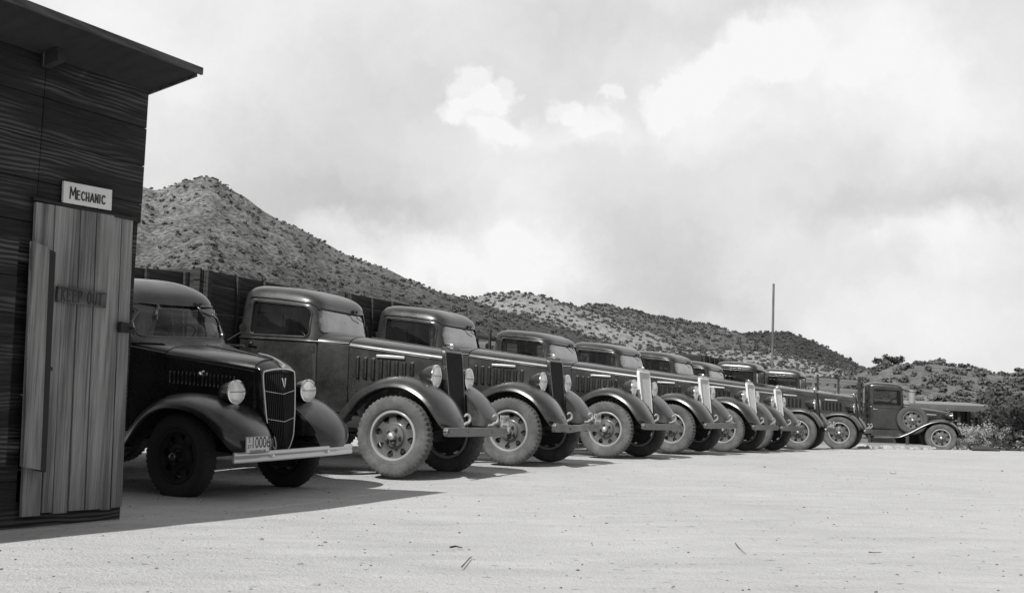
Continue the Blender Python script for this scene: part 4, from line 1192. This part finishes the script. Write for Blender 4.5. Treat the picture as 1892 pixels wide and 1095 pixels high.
# the lower right part of this spur has painted cloud shade and thicker scrub
Bp, surfB = hill('hill_middle', [(560, 610), (700, 590), (820, 560), (880, 550), (910, 544), (945, 542), (985, 545), (1030, 557), (1085, 573), (1150, 596), (1250, 632), (1400, 690)], 640, 350, 'hillB', 3000, 1.5, 11, rough=.7)
Cp, surfC = hill('hill_rear', [(940, 620), (1020, 590), (1060, 574), (1090, 565), (1115, 562), (1150, 569), (1200, 580), (1260, 592), (1320, 605), (1390, 625), (1460, 655), (1540, 682), (1640, 700)], 900, 560, 'hillC', 3600, 2.0, 23, rough=.9)
Dp, surfD = hill('hill_dark', [(1290, 640), (1345, 622), (1390, 616), (1440, 613), (1480, 622), (1530, 644), (1570, 665), (1600, 680), (1680, 700), (1760, 715)], 1250, 800, 'hillD', 1800, 2.6, 31, rough=.7)
Fp, surfF = hill('hill_foot', [(1180, 640), (1280, 648), (1350, 646), (1420, 650), (1480, 662), (1540, 678), (1600, 688), (1700, 700), (1800, 712)], 430, 230, 'hillB', 2000, 1.1, 37, rough=.6)
Ep, surfE = hill('hill_right', [(1500, 706), (1560, 694), (1600, 684), (1640, 674), (1680, 672), (1740, 674), (1800, 682), (1850, 690), (1892, 684), (1960, 674), (2100, 664), (2300, 660)], 190, 75, 'hillE', 620, 1.0, 41, rough=.8, dens=lambda u, v: (.12+.88*max(0, min(1, (u-.20)/.22))) if v < .75 else .35)
groups = [(A, 'left hill'), (Bp, 'middle'), (Cp, 'rear'), (Dp, 'dark'), (Fp, 'foot'), (Ep, 'right hill')]
# the ones that show largest become single shrubs
cand = []
def vis(P):
    d = P-CAM; zc = d.dot(fwd)
    if zc <= 1: return None
    px = CX + d.dot(crt)/zc*FPX; py = CY - d.dot(cup)/zc*FPX
    return px, py, zc
for gi, (pts, nm) in enumerate(groups):
    for i, (P, sz) in enumerate(pts):
        q = vis(P)
        if q and 262 < q[0] < 1880 and q[1] > 300:
            lim = interp([(262, 478), (352, 492), (700, 556), (900, 600), (1200, 650), (1400, 672), (1600, 700), (1680, 728), (1892, 730)], q[0])
            if q[1] < lim: cand.append((sz/q[2], gi, i))
cand.sort(reverse=True); pick = set((g, i) for _, g, i in cand[:270])
for gi, (pts, nm) in enumerate(groups):
    rest = []
    rs = random.Random(gi)
    for i, (P, sz) in enumerate(pts):
        if (gi, i) in pick:
            o = bpy.data.objects.new('desert_shrub', SHR[i % 6]); COL.objects.link(o); o.location = P; s = sz; o.scale = (s, s, s*rs.uniform(.75, 1.1)); o.rotation_euler = (0, 0, rs.uniform(0, 6.28))
            tag(o, 'dark round shrub dotted on the sunlit hillside', 'shrub', 'shrubs dotted over the hillsides')
        else: rest.append((P, sz))
    scatter('hillside_scrub', rest, 'bush', rs, label={0: 'low scrub covering the tall left hill', 1: 'scrub covering the pale middle hill', 2: 'scrub covering the far rounded hill', 3: 'dense scrub on the dark far hill', 4: 'scrub on the pale foothill', 5: 'scrub on the low right-hand hill'}[gi])

# ------------------------------------------------------------------ trees and brush on the right
def tree(name, loc, h, w, seed, label, cat, group, leaves=2600, mat='leaf', leaf=.11, low=.15):
    r_ = random.Random(seed); root = tag(empty(name, loc), label, cat, group)
    b = BM(); tips = []
    nt = r_.randint(3, 5)
    for k in range(nt):
        a = 6.28*k/nt + r_.uniform(-.4, .4); ln = h*r_.uniform(.4, .62); lean = r_.uniform(.25, .6)
        pts = [Vector((0, 0, -.1))]; p = Vector((.05*cos(a), .05*sin(a), 0)); 
        for j in range(1, 6):
            p = p + Vector((cos(a)*lean*ln/5*(w/h)*1.3+r_.uniform(-.05, .05), sin(a)*lean*ln/5*(w/h)*1.3+r_.uniform(-.05, .05), ln/5)); pts.append(p.copy())
            if j >= 3:
                a2 = a+r_.uniform(-1.2, 1.2); e = p + Vector((cos(a2)*w*.3, sin(a2)*w*.3, h*.18)); tube(b, [p, (p+e)/2+Vector((0, 0, .05)), e], [.025*h/3, .018*h/3, .008], 5); tips.append(e)
        tube(b, pts, [.07*h/3*(1-j*.13) for j in range(6)], 7); tips.append(p.copy())
    obj('trunk', b, 'bark', root)
    cl = [(t+Vector((r_.uniform(-.2, .2), r_.uniform(-.2, .2), r_.uniform(-.1, .25)))*w*.4, w*r_.uniform(.14, .27)) for t in tips for _ in range(2)]
    for _ in range(10): 
        a = r_.uniform(0, 6.28); q = sqrt(r_.random())*w*.46; cl.append((Vector((cos(a)*q, sin(a)*q, h*r_.uniform(low, .82))), w*r_.uniform(.10, .2)))
    n = leaves; C_ = np.array([r_.randrange(len(cl)) for _ in range(n)]); rg = np.random.default_rng(seed)
    d = rg.normal(size=(n, 3)); d /= np.linalg.norm(d, axis=1)[:, None]; rad = rg.uniform(.25, 1.05, n)[:, None]
    cen = np.array([c[0][:] for c in cl])[C_]; cr = np.array([c[1] for c in cl])[C_][:, None]
    p = cen + d*rad*cr*np.array([1, 1, .75]); t = rg.normal(size=(n, 3)); q = np.cross(d, t); q /= np.linalg.norm(q, axis=1)[:, None]; t = np.cross(q, d)
    s = (leaf*rg.uniform(.5, 1.2, n))[:, None]
    V = np.stack([p+t*s, p+q*s*.6, p-t*s, p-q*s*.6], 1).reshape(-1, 3); V[:, 2] = np.maximum(V[:, 2], .02)
    me = bpy.data.meshes.new('crown'); me.from_pydata(V.tolist(), [], np.arange(4*n).reshape(-1, 4).tolist()); me.update(); objm('crown', me, mat, root, 0)
    return root
TG = 'mesquite trees beyond the lot'
spots = [(1640, 62, 2.2, 3.0), (1672, 66, 2.4, 3.4), (1722, 64, 2.3, 3.6), (1770, 65, 2.4, 3.6), (1818, 62, 2.5, 3.4), (1868, 60, 2.2, 2.6), (1903, 45, 2.2, 2.2), (1932, 43, 2.6, 3.0), (1950, 38, 2.6, 3.2), (1745, 74, 2.5, 4.2), (1800, 72, 2.6, 4.2), (1875, 60, 2.7, 4.0), (1695, 74, 2.3, 3.6), (1622, 66, 1.6, 2.0)]
TL = ['dark bushy tree directly behind the side-on truck cab', 'dark bushy tree just left of the low sheet-roofed shelter', 'rounded dark tree behind the low shelter, left of its middle', 'rounded dark tree behind the right half of the low shelter', 'dark tree at the right end of the low shelter', 'dark low-branched tree in front of the shelter end', 'large dark tree nearest the right edge, behind the pale dry brush', 'tall dark tree cut by the right edge of the picture', 'dark tree just outside the right edge, its branches reaching in', 'hazy tree high on the bank behind the shelter', 'hazy tree on the bank above the shelter right end', 'tall tree behind the dark trees at the right edge', 'small far tree above the hood of the side-on truck', 'small far bush just left of the side-on cab roof']
for i, ((px, Y, h, w), lb) in enumerate(zip(spots, TL)):
    P = at_depth(px, 790, Y); tree('mesquite_tree', (P.x, P.y, ground_z(P.x, P.y)-.15), h, w, 300+i, lb, 'tree', TG, leaves=3000)
# two spiky little trees on the right hill crest
for i, (px, py, Y, h, lb) in enumerate(((1632, 676, 188, 1.7, 'small open tree standing on the right hill crest, the left one of two'), (1652, 674, 188, 2.0, 'small rounded tree standing on the right hill crest, the right one of two'))):
    P = at_depth(px, py, Y); tree('hilltop_tree', (P.x, P.y, P.z-.3), h, h*1.3, 500+i, lb, 'tree', 'small trees on the right hill crest', leaves=500, leaf=.25)
# dry pale brush
for i, (px, Y, sz) in enumerate(((1782, 39, .55), (1795, 40.5, .8), (1812, 39.5, .75), (1826, 41, .8), (1843, 40.5, .6), (1862, 42, .5))):
    P = at_depth(px, 812, Y); o = tree('dry_brush', (P.x, P.y, ground_z(P.x, P.y)-.02), sz*1.15, sz*1.9, 700+i, ['low pale brush right beside the side-on truck front wheel', 'tallest pale brush clump right of the side-on truck', 'pale brush clump, third to the right of the side-on truck', 'pale brush clump, fourth to the right of the side-on truck', 'pale brush clump with a thin outline near the dark trees', 'smallest pale brush clump at the foot of the dark trees'][i], 'bush', 'dry pale brush beside the lot', leaves=1300, mat='bush_pale', leaf=.045, low=.1)
# scrub belt between lot and hills
rs = random.Random(5); pts = []
for _ in range(900):
    Y = rs.uniform(52, 150); q_ = rs.uniform(-.45, .62); X = q_*Y
    if .17 < q_ < .34 and rs.random() < .85: continue
    pts.append((Vector((X, Y, -.1)), rs.uniform(.5, 1.3)))
scatter('desert_scrub', pts, 'bush', rs, label='low desert scrub on the flat ground behind the trucks')

# ------------------------------------------------------------------ low shelter at the right
sp0 = at_depth(1672, 741, 47); sp1 = at_depth(1868, 746, 48.5)
dv = Vector((sp1.x-sp0.x, sp1.y-sp0.y, 0)); ln = dv.length
sh2 = tag(empty('low_shelter', (sp0.x, sp0.y, 0), atan2(dv.y, dv.x)), 'low open shelter with pale roof and short stove pipe, behind the side-on truck', 'shelter')
zr = sp0.z
b = BM(); rg = []
n_ = 40
for k in range(n_+1):
    x = ln*k/n_; o_ = .012*(k % 2); rg.append([(x, -.3, zr-.12+o_), (x, 2.6, zr+.10+o_), (x, 2.6, zr+.07+o_), (x, -.3, zr-.15+o_)])
loft(b, rg); r2 = obj('roof', b, 'tin', sh2, 20)
b = BM(); box(b, (ln/2, -.30, zr-.19), (ln, .04, .24), bev=.004); obj('eave_board', b, 'tin', r2)
for k in range(5):
    for yy, zz in ((-.1, zr-.2), (2.4, zr+.02)):
        b = BM(); beam(b, (ln*(k+.03)/4.2, yy, -.2), (ln*(k+.03)/4.2, yy, zz), .09, .09); obj('post', b, 'bark', sh2)
b = BM(); box(b, (ln/2, 2.45, zr/2), (ln, .03, zr)); obj('back_wall', b, 'bodywood', sh2)
b = BM(); lathe(b, [(.13, zr-.05), (.13, zr+.38), (.16, zr+.40), (.16, zr+.45), (.0005, zr+.48)], 18, (.75, .6, 0), axis='z'); obj('stove_pipe', b, 'rim', r2)

# ------------------------------------------------------------------ pole
pb = at_depth(1425, 700, 60); ptp = at_depth(1429.5, 524, 60)
b = BM(); tube(b, [(0, 0, -.3), (ptp.x-pb.x, 0, ptp.z)], [.075, .055], 12)
po = obj('utility_pole', b, 'pole', None, 50, (pb.x, pb.y, 0)); tag(po, 'tall bare wooden pole rising behind the row of trucks', 'pole')

# ------------------------------------------------------------------ debris, rocks, twigs
def rock_mesh(seed):
    b = bmesh.new(); bmesh.ops.create_icosphere(b, subdivisions=2, radius=1)
    for v_ in b.verts:
        d = 1+.45*noise.noise(v_.co*1.3+Vector((seed*3.1, 0, 0))); v_.co = Vector((v_.co.x*d, v_.co.y*d*.8, v_.co.z*d*.55))
    me = bpy.data.meshes.new('rock'); b.to_mesh(me); b.free(); me.shade_smooth(); me.set_sharp_from_angle(angle=R(30)); return me
MT['rock'] = nmat('pale_rock', .3, .95, 0, .1); L(MT['rock'], ramp(MT['rock'], noi(MT['rock'], objco(MT['rock'], obj=False), 3, 6, .7), [(.35, .16), (.65, .42)]), bsdf(MT['rock']).inputs['Base Color'])
RK = [rock_mesh(i) for i in range(5)]
for r_ in RK: r_.materials.append(MT['rock'])
rs = random.Random(12)
for i in range(46):
    px = rs.uniform(1588, 1726); Y = rs.uniform(33.2, 35.6); P = at_depth(px, 822, Y)
    o = bpy.data.objects.new('rock', RK[i % 5]); COL.objects.link(o); s = rs.uniform(.06, .17); o.scale = (s*1.3, s, s); o.rotation_euler = (0, 0, rs.uniform(0, 6)); o.location = (P.x, P.y, ground_z(P.x, P.y)+s*.2)
    tag(o, 'pale broken rock lying under the side-on truck', 'rock', 'rocks under the side-on truck')
# pebbles (countless)
V, F = [], []; n = 0
base_ = [(np.array([v_.co[:] for v_ in r_.vertices]), np.array([p.vertices[:] for p in r_.polygons])) for r_ in RK[:3]]
for i in range(1900):
    Y = 2.2 + 30*rs.random()**1.5; X = rs.uniform(-.46, .48)*Y
    vv, ff = base_[i % 3]; s = rs.uniform(.003, .010)*(2.0 if rs.random() < .05 else 1); a = rs.uniform(0, 6.28)
    w_ = vv*s; w_ = np.stack([w_[:, 0]*cos(a)-w_[:, 1]*sin(a), w_[:, 0]*sin(a)+w_[:, 1]*cos(a), w_[:, 2]], 1)+np.array([X, Y, ground_z(X, Y)+.012*noise.noise(Vector((X*.55, Y*.55, 0)))+s*.15])
    V.append(w_); F.append(ff+n); n += len(vv)
me = bpy.data.meshes.new('pebbles'); me.from_pydata(np.concatenate(V).tolist(), [], np.concatenate(F).tolist()); me.update()
MT['pebble'] = nmat('pebble', .2, .95); L(MT['pebble'], ramp(MT['pebble'], noi(MT['pebble'], objco(MT['pebble'], obj=False), 8, 2), [(.4, .07), (.6, .34)]), bsdf(MT['pebble']).inputs['Base Color'])
tag(objm('pebbles', me, 'pebble', None, 40), 'small pebbles strewn over the dusty ground', 'pebbles', kind='stuff')
def gpt(px, py):
    d = ray(px, py); z = 0
    for _ in range(4):
        P = CAM + d*((z-CAM.z)/d.z); z = ground_z(P.x, P.y)
    return P
def twig(pts, r, nm, lb, mat='bark', cat='twig'):
    b = BM(); q = [gpt(*p) for p in pts]; c = q[0].copy(); tube(b, [p-c+Vector((0, 0, r+.012)) for p in q], [r]+[r*.8]*(len(q)-2)+[r*.4], 6); return tag(obj(nm, b, mat, None, 50, tuple(c)), lb, cat)
twig([(832, 1016), (842, 1014), (854, 1017)], .007, 'bark_chip', 'dark flat bark chip on the ground below the middle of the row', cat='chip')
twig([(853, 1052), (861, 1043), (868, 1035), (872, 1033)], .004, 'twig', 'short forked dark twig on the ground near the bottom edge')
twig([(1358, 1006), (1366, 1016), (1378, 1027)], .0025, 'twig', 'thin curved dark twig lying alone on the ground right of centre')
twig([(1605, 1024), (1616, 1025), (1629, 1024)], .0035, 'twig', 'short straight twig on the ground towards the right')
o = bpy.data.objects.new('stone', RK[1]); COL.objects.link(o); P = gpt(1650, 874); o.location = P+Vector((0, 0, .01)); o.scale = (.05, .04, .035); tag(o, 'small whitish stone alone on the open ground at the right', 'stone')
P = gpt(1640, 816); P = at_depth(1822, 822, 33); 
b = BM(); tube(b, [(-.35, 0, .05), (0, .05, .07), (.4, .02, .03)], [.05, .07, .03], 8); c = at_depth(1820, 824, 32.0); tag(obj('log', b, 'bark', None, 50, (c.x, c.y, ground_z(c.x, c.y))), 'short dark log on the ground right of the side-on truck', 'log')

# ------------------------------------------------------------------ light and sky
SAZ = R(180+29.5); SEL = R(42)       # where the sun stands (azimuth from +Y towards +X)
sd = Vector((sin(SAZ)*cos(SEL), cos(SAZ)*cos(SEL), sin(SEL)))
ld = bpy.data.lights.new('sun', 'SUN'); ld.energy = 5.0; ld.angle = R(.6); ld.color = (1, .99, .97)
so = bpy.data.objects.new('sun', ld); COL.objects.link(so); so.rotation_euler = sd.to_track_quat('Z', 'Y').to_euler()
W = bpy.data.worlds.new('World'); S.world = W; W.use_nodes = True; nt = W.node_tree
class WM: pass
wm = WM(); wm.node_tree = nt
bg = nt.nodes['Background']
sky = nt.nodes.new('ShaderNodeTexSky'); sky.sky_type = 'NISHITA'; sky.sun_disc = False; sky.sun_elevation = SEL; sky.sun_rotation = SAZ; sky.altitude = 900
bw = nt.nodes.new('ShaderNodeRGBToBW'); nt.links.new(sky.outputs[0], bw.inputs[0])
skyv = math_(wm, 'MULTIPLY', bw.outputs[0], 0.38)
tc = nt.nodes.new('ShaderNodeTexCoord'); gen = tc.outputs['Generated']
warp = nt.nodes.new('ShaderNodeTexNoise'); warp.inputs['Scale'].default_value = 7.0; warp.inputs['Detail'].default_value = 7; warp.inputs['Roughness'].default_value = .6; nt.links.new(gen, warp.inputs['Vector'])
wsub = nt.nodes.new('ShaderNodeVectorMath'); wsub.operation = 'SUBTRACT'; nt.links.new(warp.outputs['Color'], wsub.inputs[0]); wsub.inputs[1].default_value = (.5, .5, .5)
wsc_ = nt.nodes.new('ShaderNodeVectorMath'); wsc_.operation = 'SCALE'; wsc_.inputs['Scale'].default_value = .07; nt.links.new(wsub.outputs[0], wsc_.inputs[0])
wadd = nt.nodes.new('ShaderNodeVectorMath'); wadd.operation = 'ADD'; 
warp2 = nt.nodes.new('ShaderNodeTexNoise'); warp2.inputs['Scale'].default_value = 26.0; warp2.inputs['Detail'].default_value = 8; warp2.inputs['Roughness'].default_value = .62; nt.links.new(gen, warp2.inputs['Vector'])
wsub2 = nt.nodes.new('ShaderNodeVectorMath'); wsub2.operation = 'SUBTRACT'; nt.links.new(warp2.outputs['Color'], wsub2.inputs[0]); wsub2.inputs[1].default_value = (.5, .5, .5)
wsc2 = nt.nodes.new('ShaderNodeVectorMath'); wsc2.operation = 'SCALE'; wsc2.inputs['Scale'].default_value = .055; nt.links.new(wsub2.outputs[0], wsc2.inputs[0])
wa0 = nt.nodes.new('ShaderNodeVectorMath'); wa0.operation = 'ADD'; nt.links.new(gen, wa0.inputs[0]); nt.links.new(wsc_.outputs[0], wa0.inputs[1])
nt.links.new(wa0.outputs[0], wadd.inputs[0]); nt.links.new(wsc2.outputs[0], wadd.inputs[1])
def blob(px, py, rx, ry, amt, edge=0.0, ang=0.0):
    """soft cloud mass in a direction of the sky; rx, ry half sizes in degrees"""
    c = ray(px, py); right = Vector((c.y, -c.x, 0)).normalized(); upv = right.cross(c).normalized()
    a = R(ang); e1 = right*cos(a)+upv*sin(a); e2 = -right*sin(a)+upv*cos(a)
    def dot(v):
        n = nt.nodes.new('ShaderNodeVectorMath'); n.operation = 'DOT_PRODUCT'; nt.links.new(wadd.outputs[0], n.inputs[0]); n.inputs[1].default_value = v; return n.outputs['Value']
    x = math_(wm, 'DIVIDE', dot(e1), sin(R(rx))); y = math_(wm, 'DIVIDE', dot(e2), sin(R(ry)))
    r2_ = math_(wm, 'SQRT', math_(wm, 'ADD', math_(wm, 'MULTIPLY', x, x), math_(wm, 'MULTIPLY', y, y)))
    mr = nt.nodes.new('ShaderNodeMapRange'); mr.interpolation_type = 'SMOOTHSTEP'; mr.inputs['From Min'].default_value = edge; mr.inputs['From Max'].default_value = 1.0
    mr.inputs['To Min'].default_value = amt; mr.inputs['To Max'].default_value = 0; nt.links.new(r2_, mr.inputs['Value'])
    fr_ = math_(wm, 'GREATER_THAN', dot(c), 0.2)
    return math_(wm, 'MULTIPLY', mr.outputs[0], fr_)
base = 0.79
acc = None
blobs = [(q[0], q[1], q[2], q[3], q[4]*(.60 if q[4] > 0 else .98), q[5], q[6]) for q in [(250, 60, 14, 7, .20, 0, 0), (560, 330, 12, 4.5, -.16, 0, -8), (640, 410, 9, 3.0, -.16, 0, -6), (760, 150, 8, 4, -.04, 0, 0), (1150, 20, 10, 3, -.10, 0, 0),
         (862, 172, 1.2, 1.0, .24, .55, 0), (905, 185, 1.2, .9, .20, .55, 0), (838, 212, 1.0, .9, .20, .5, 0), (880, 225, 1.8, 1.3, .20, .5, 0), (925, 262, 1.8, 1.1, .18, .3, 0), (990, 262, 3.2, 1.3, .13, .2, 0), (940, 320, 4.5, 2.2, .08, .1, 0),
         (1040, 205, 1.2, .9, .22, .5, 0), (1082, 225, 1.9, 1.1, .20, .45, 0), (1122, 176, .8, .5, .20, .4, 0), (1110, 260, 2.4, 1.4, .12, .2, 0),
         (1235, 190, 2.0, 1.6, .20, .5, 0), (1290, 165, 2.2, 1.6, .20, .5, 0), (1345, 150, 2.2, 1.8, .18, .45, 0), (1400, 100, 2.4, 2.0, .18, .5, 0), (1450, 80, 2.6, 2.2, .16, .45, 0), (1560, 60, 5, 3.2, .16, .4, 20), (1330, 240, 5, 2.2, .14, .1, 10), (1650, 160, 8, 5, .14, .1, 0),
 (940, 490, 5.5, 2.6, .20, .35, 0), (720, 470, 4.5, 2.0, .20, .3, -12), (600, 425, 2.0, 1.2, .14, .3, 0),
         (1200, 480, 7, 3.5, -.12, 0, 0), (1280, 560, 8, 2.0, -.10, 0, 0), (1700, 385, 10, 1.5, -.13, 0, 2), (1840, 330, 5, 2.2, -.12, 0, 0), (1720, 440, 5, 2.2, .13, .3, 0), (1640, 600, 7, 2.6, .14, .2, 0), (1680, 480, 1.6, 1.4, -.10, .1, 0), (1100, 360, 8, 3, -.05, 0, 0), (1500, 300, 9, 3, -.03, 0, 0)]]
for bb in blobs:
    v_ = blob(*bb); acc = v_ if acc is None else math_(wm, 'ADD', acc, v_)
cn = nt.nodes.new('ShaderNodeTexNoise'); cn.inputs['Scale'].default_value = 6.5; cn.inputs['Detail'].default_value = 8; cn.inputs['Roughness'].default_value = .58; nt.links.new(wadd.outputs[0], cn.inputs['Vector'])
cn2 = math_(wm, 'MULTIPLY', math_(wm, 'SUBTRACT', cn.outputs['Fac'], .5), .42)
cloud = math_(wm, 'ADD', math_(wm, 'ADD', acc, cn2), base)
cloud = math_(wm, 'MINIMUM', cloud, .935)
# cloud bank fills the sky ahead; overhead and behind it breaks up into clear deep sky
sep = nt.nodes.new('ShaderNodeSeparateXYZ'); nt.links.new(gen, sep.inputs[0])
front = nt.nodes.new('ShaderNodeMapRange'); front.interpolation_type = 'SMOOTHSTEP'; front.inputs['From Min'].default_value = .15; front.inputs['From Max'].default_value = .62
nt.links.new(math_(wm, 'ADD', sep.outputs['Y'], math_(wm, 'MULTIPLY', math_(wm, 'SUBTRACT', warp.outputs['Fac'], .5), .5)), front.inputs['Value'])
mixn = nt.nodes.new('ShaderNodeMix'); mixn.data_type = 'FLOAT'
nt.links.new(front.outputs[0], mixn.inputs['Factor'])
patchy = math_(wm, 'ADD', math_(wm, 'MULTIPLY', ramp(wm, cn.outputs['Fac'], [(.40, 0.2), (.60, 1.0)]), .43), math_(wm, 'MULTIPLY', skyv, .10))
nt.links.new(patchy, mixn.inputs['A']); nt.links.new(cloud, mixn.inputs['B'])
# Nishita strength 0.1 for the background; cloud radiance is brought to the same scale
nt.links.new(math_(wm, 'MULTIPLY', mixn.outputs['Result'], 10.0), bg.inputs['Color'])
bg.inputs['Strength'].default_value = 0.1
S.view_settings.view_transform = 'Standard'; S.view_settings.look = 'None'; S.view_settings.exposure = 0; S.view_settings.gamma = 1
S.render.filter_size = 1.9
S.cycles.use_denoising = True
S.cycles.max_bounces = 6; S.cycles.transparent_max_bounces = 12
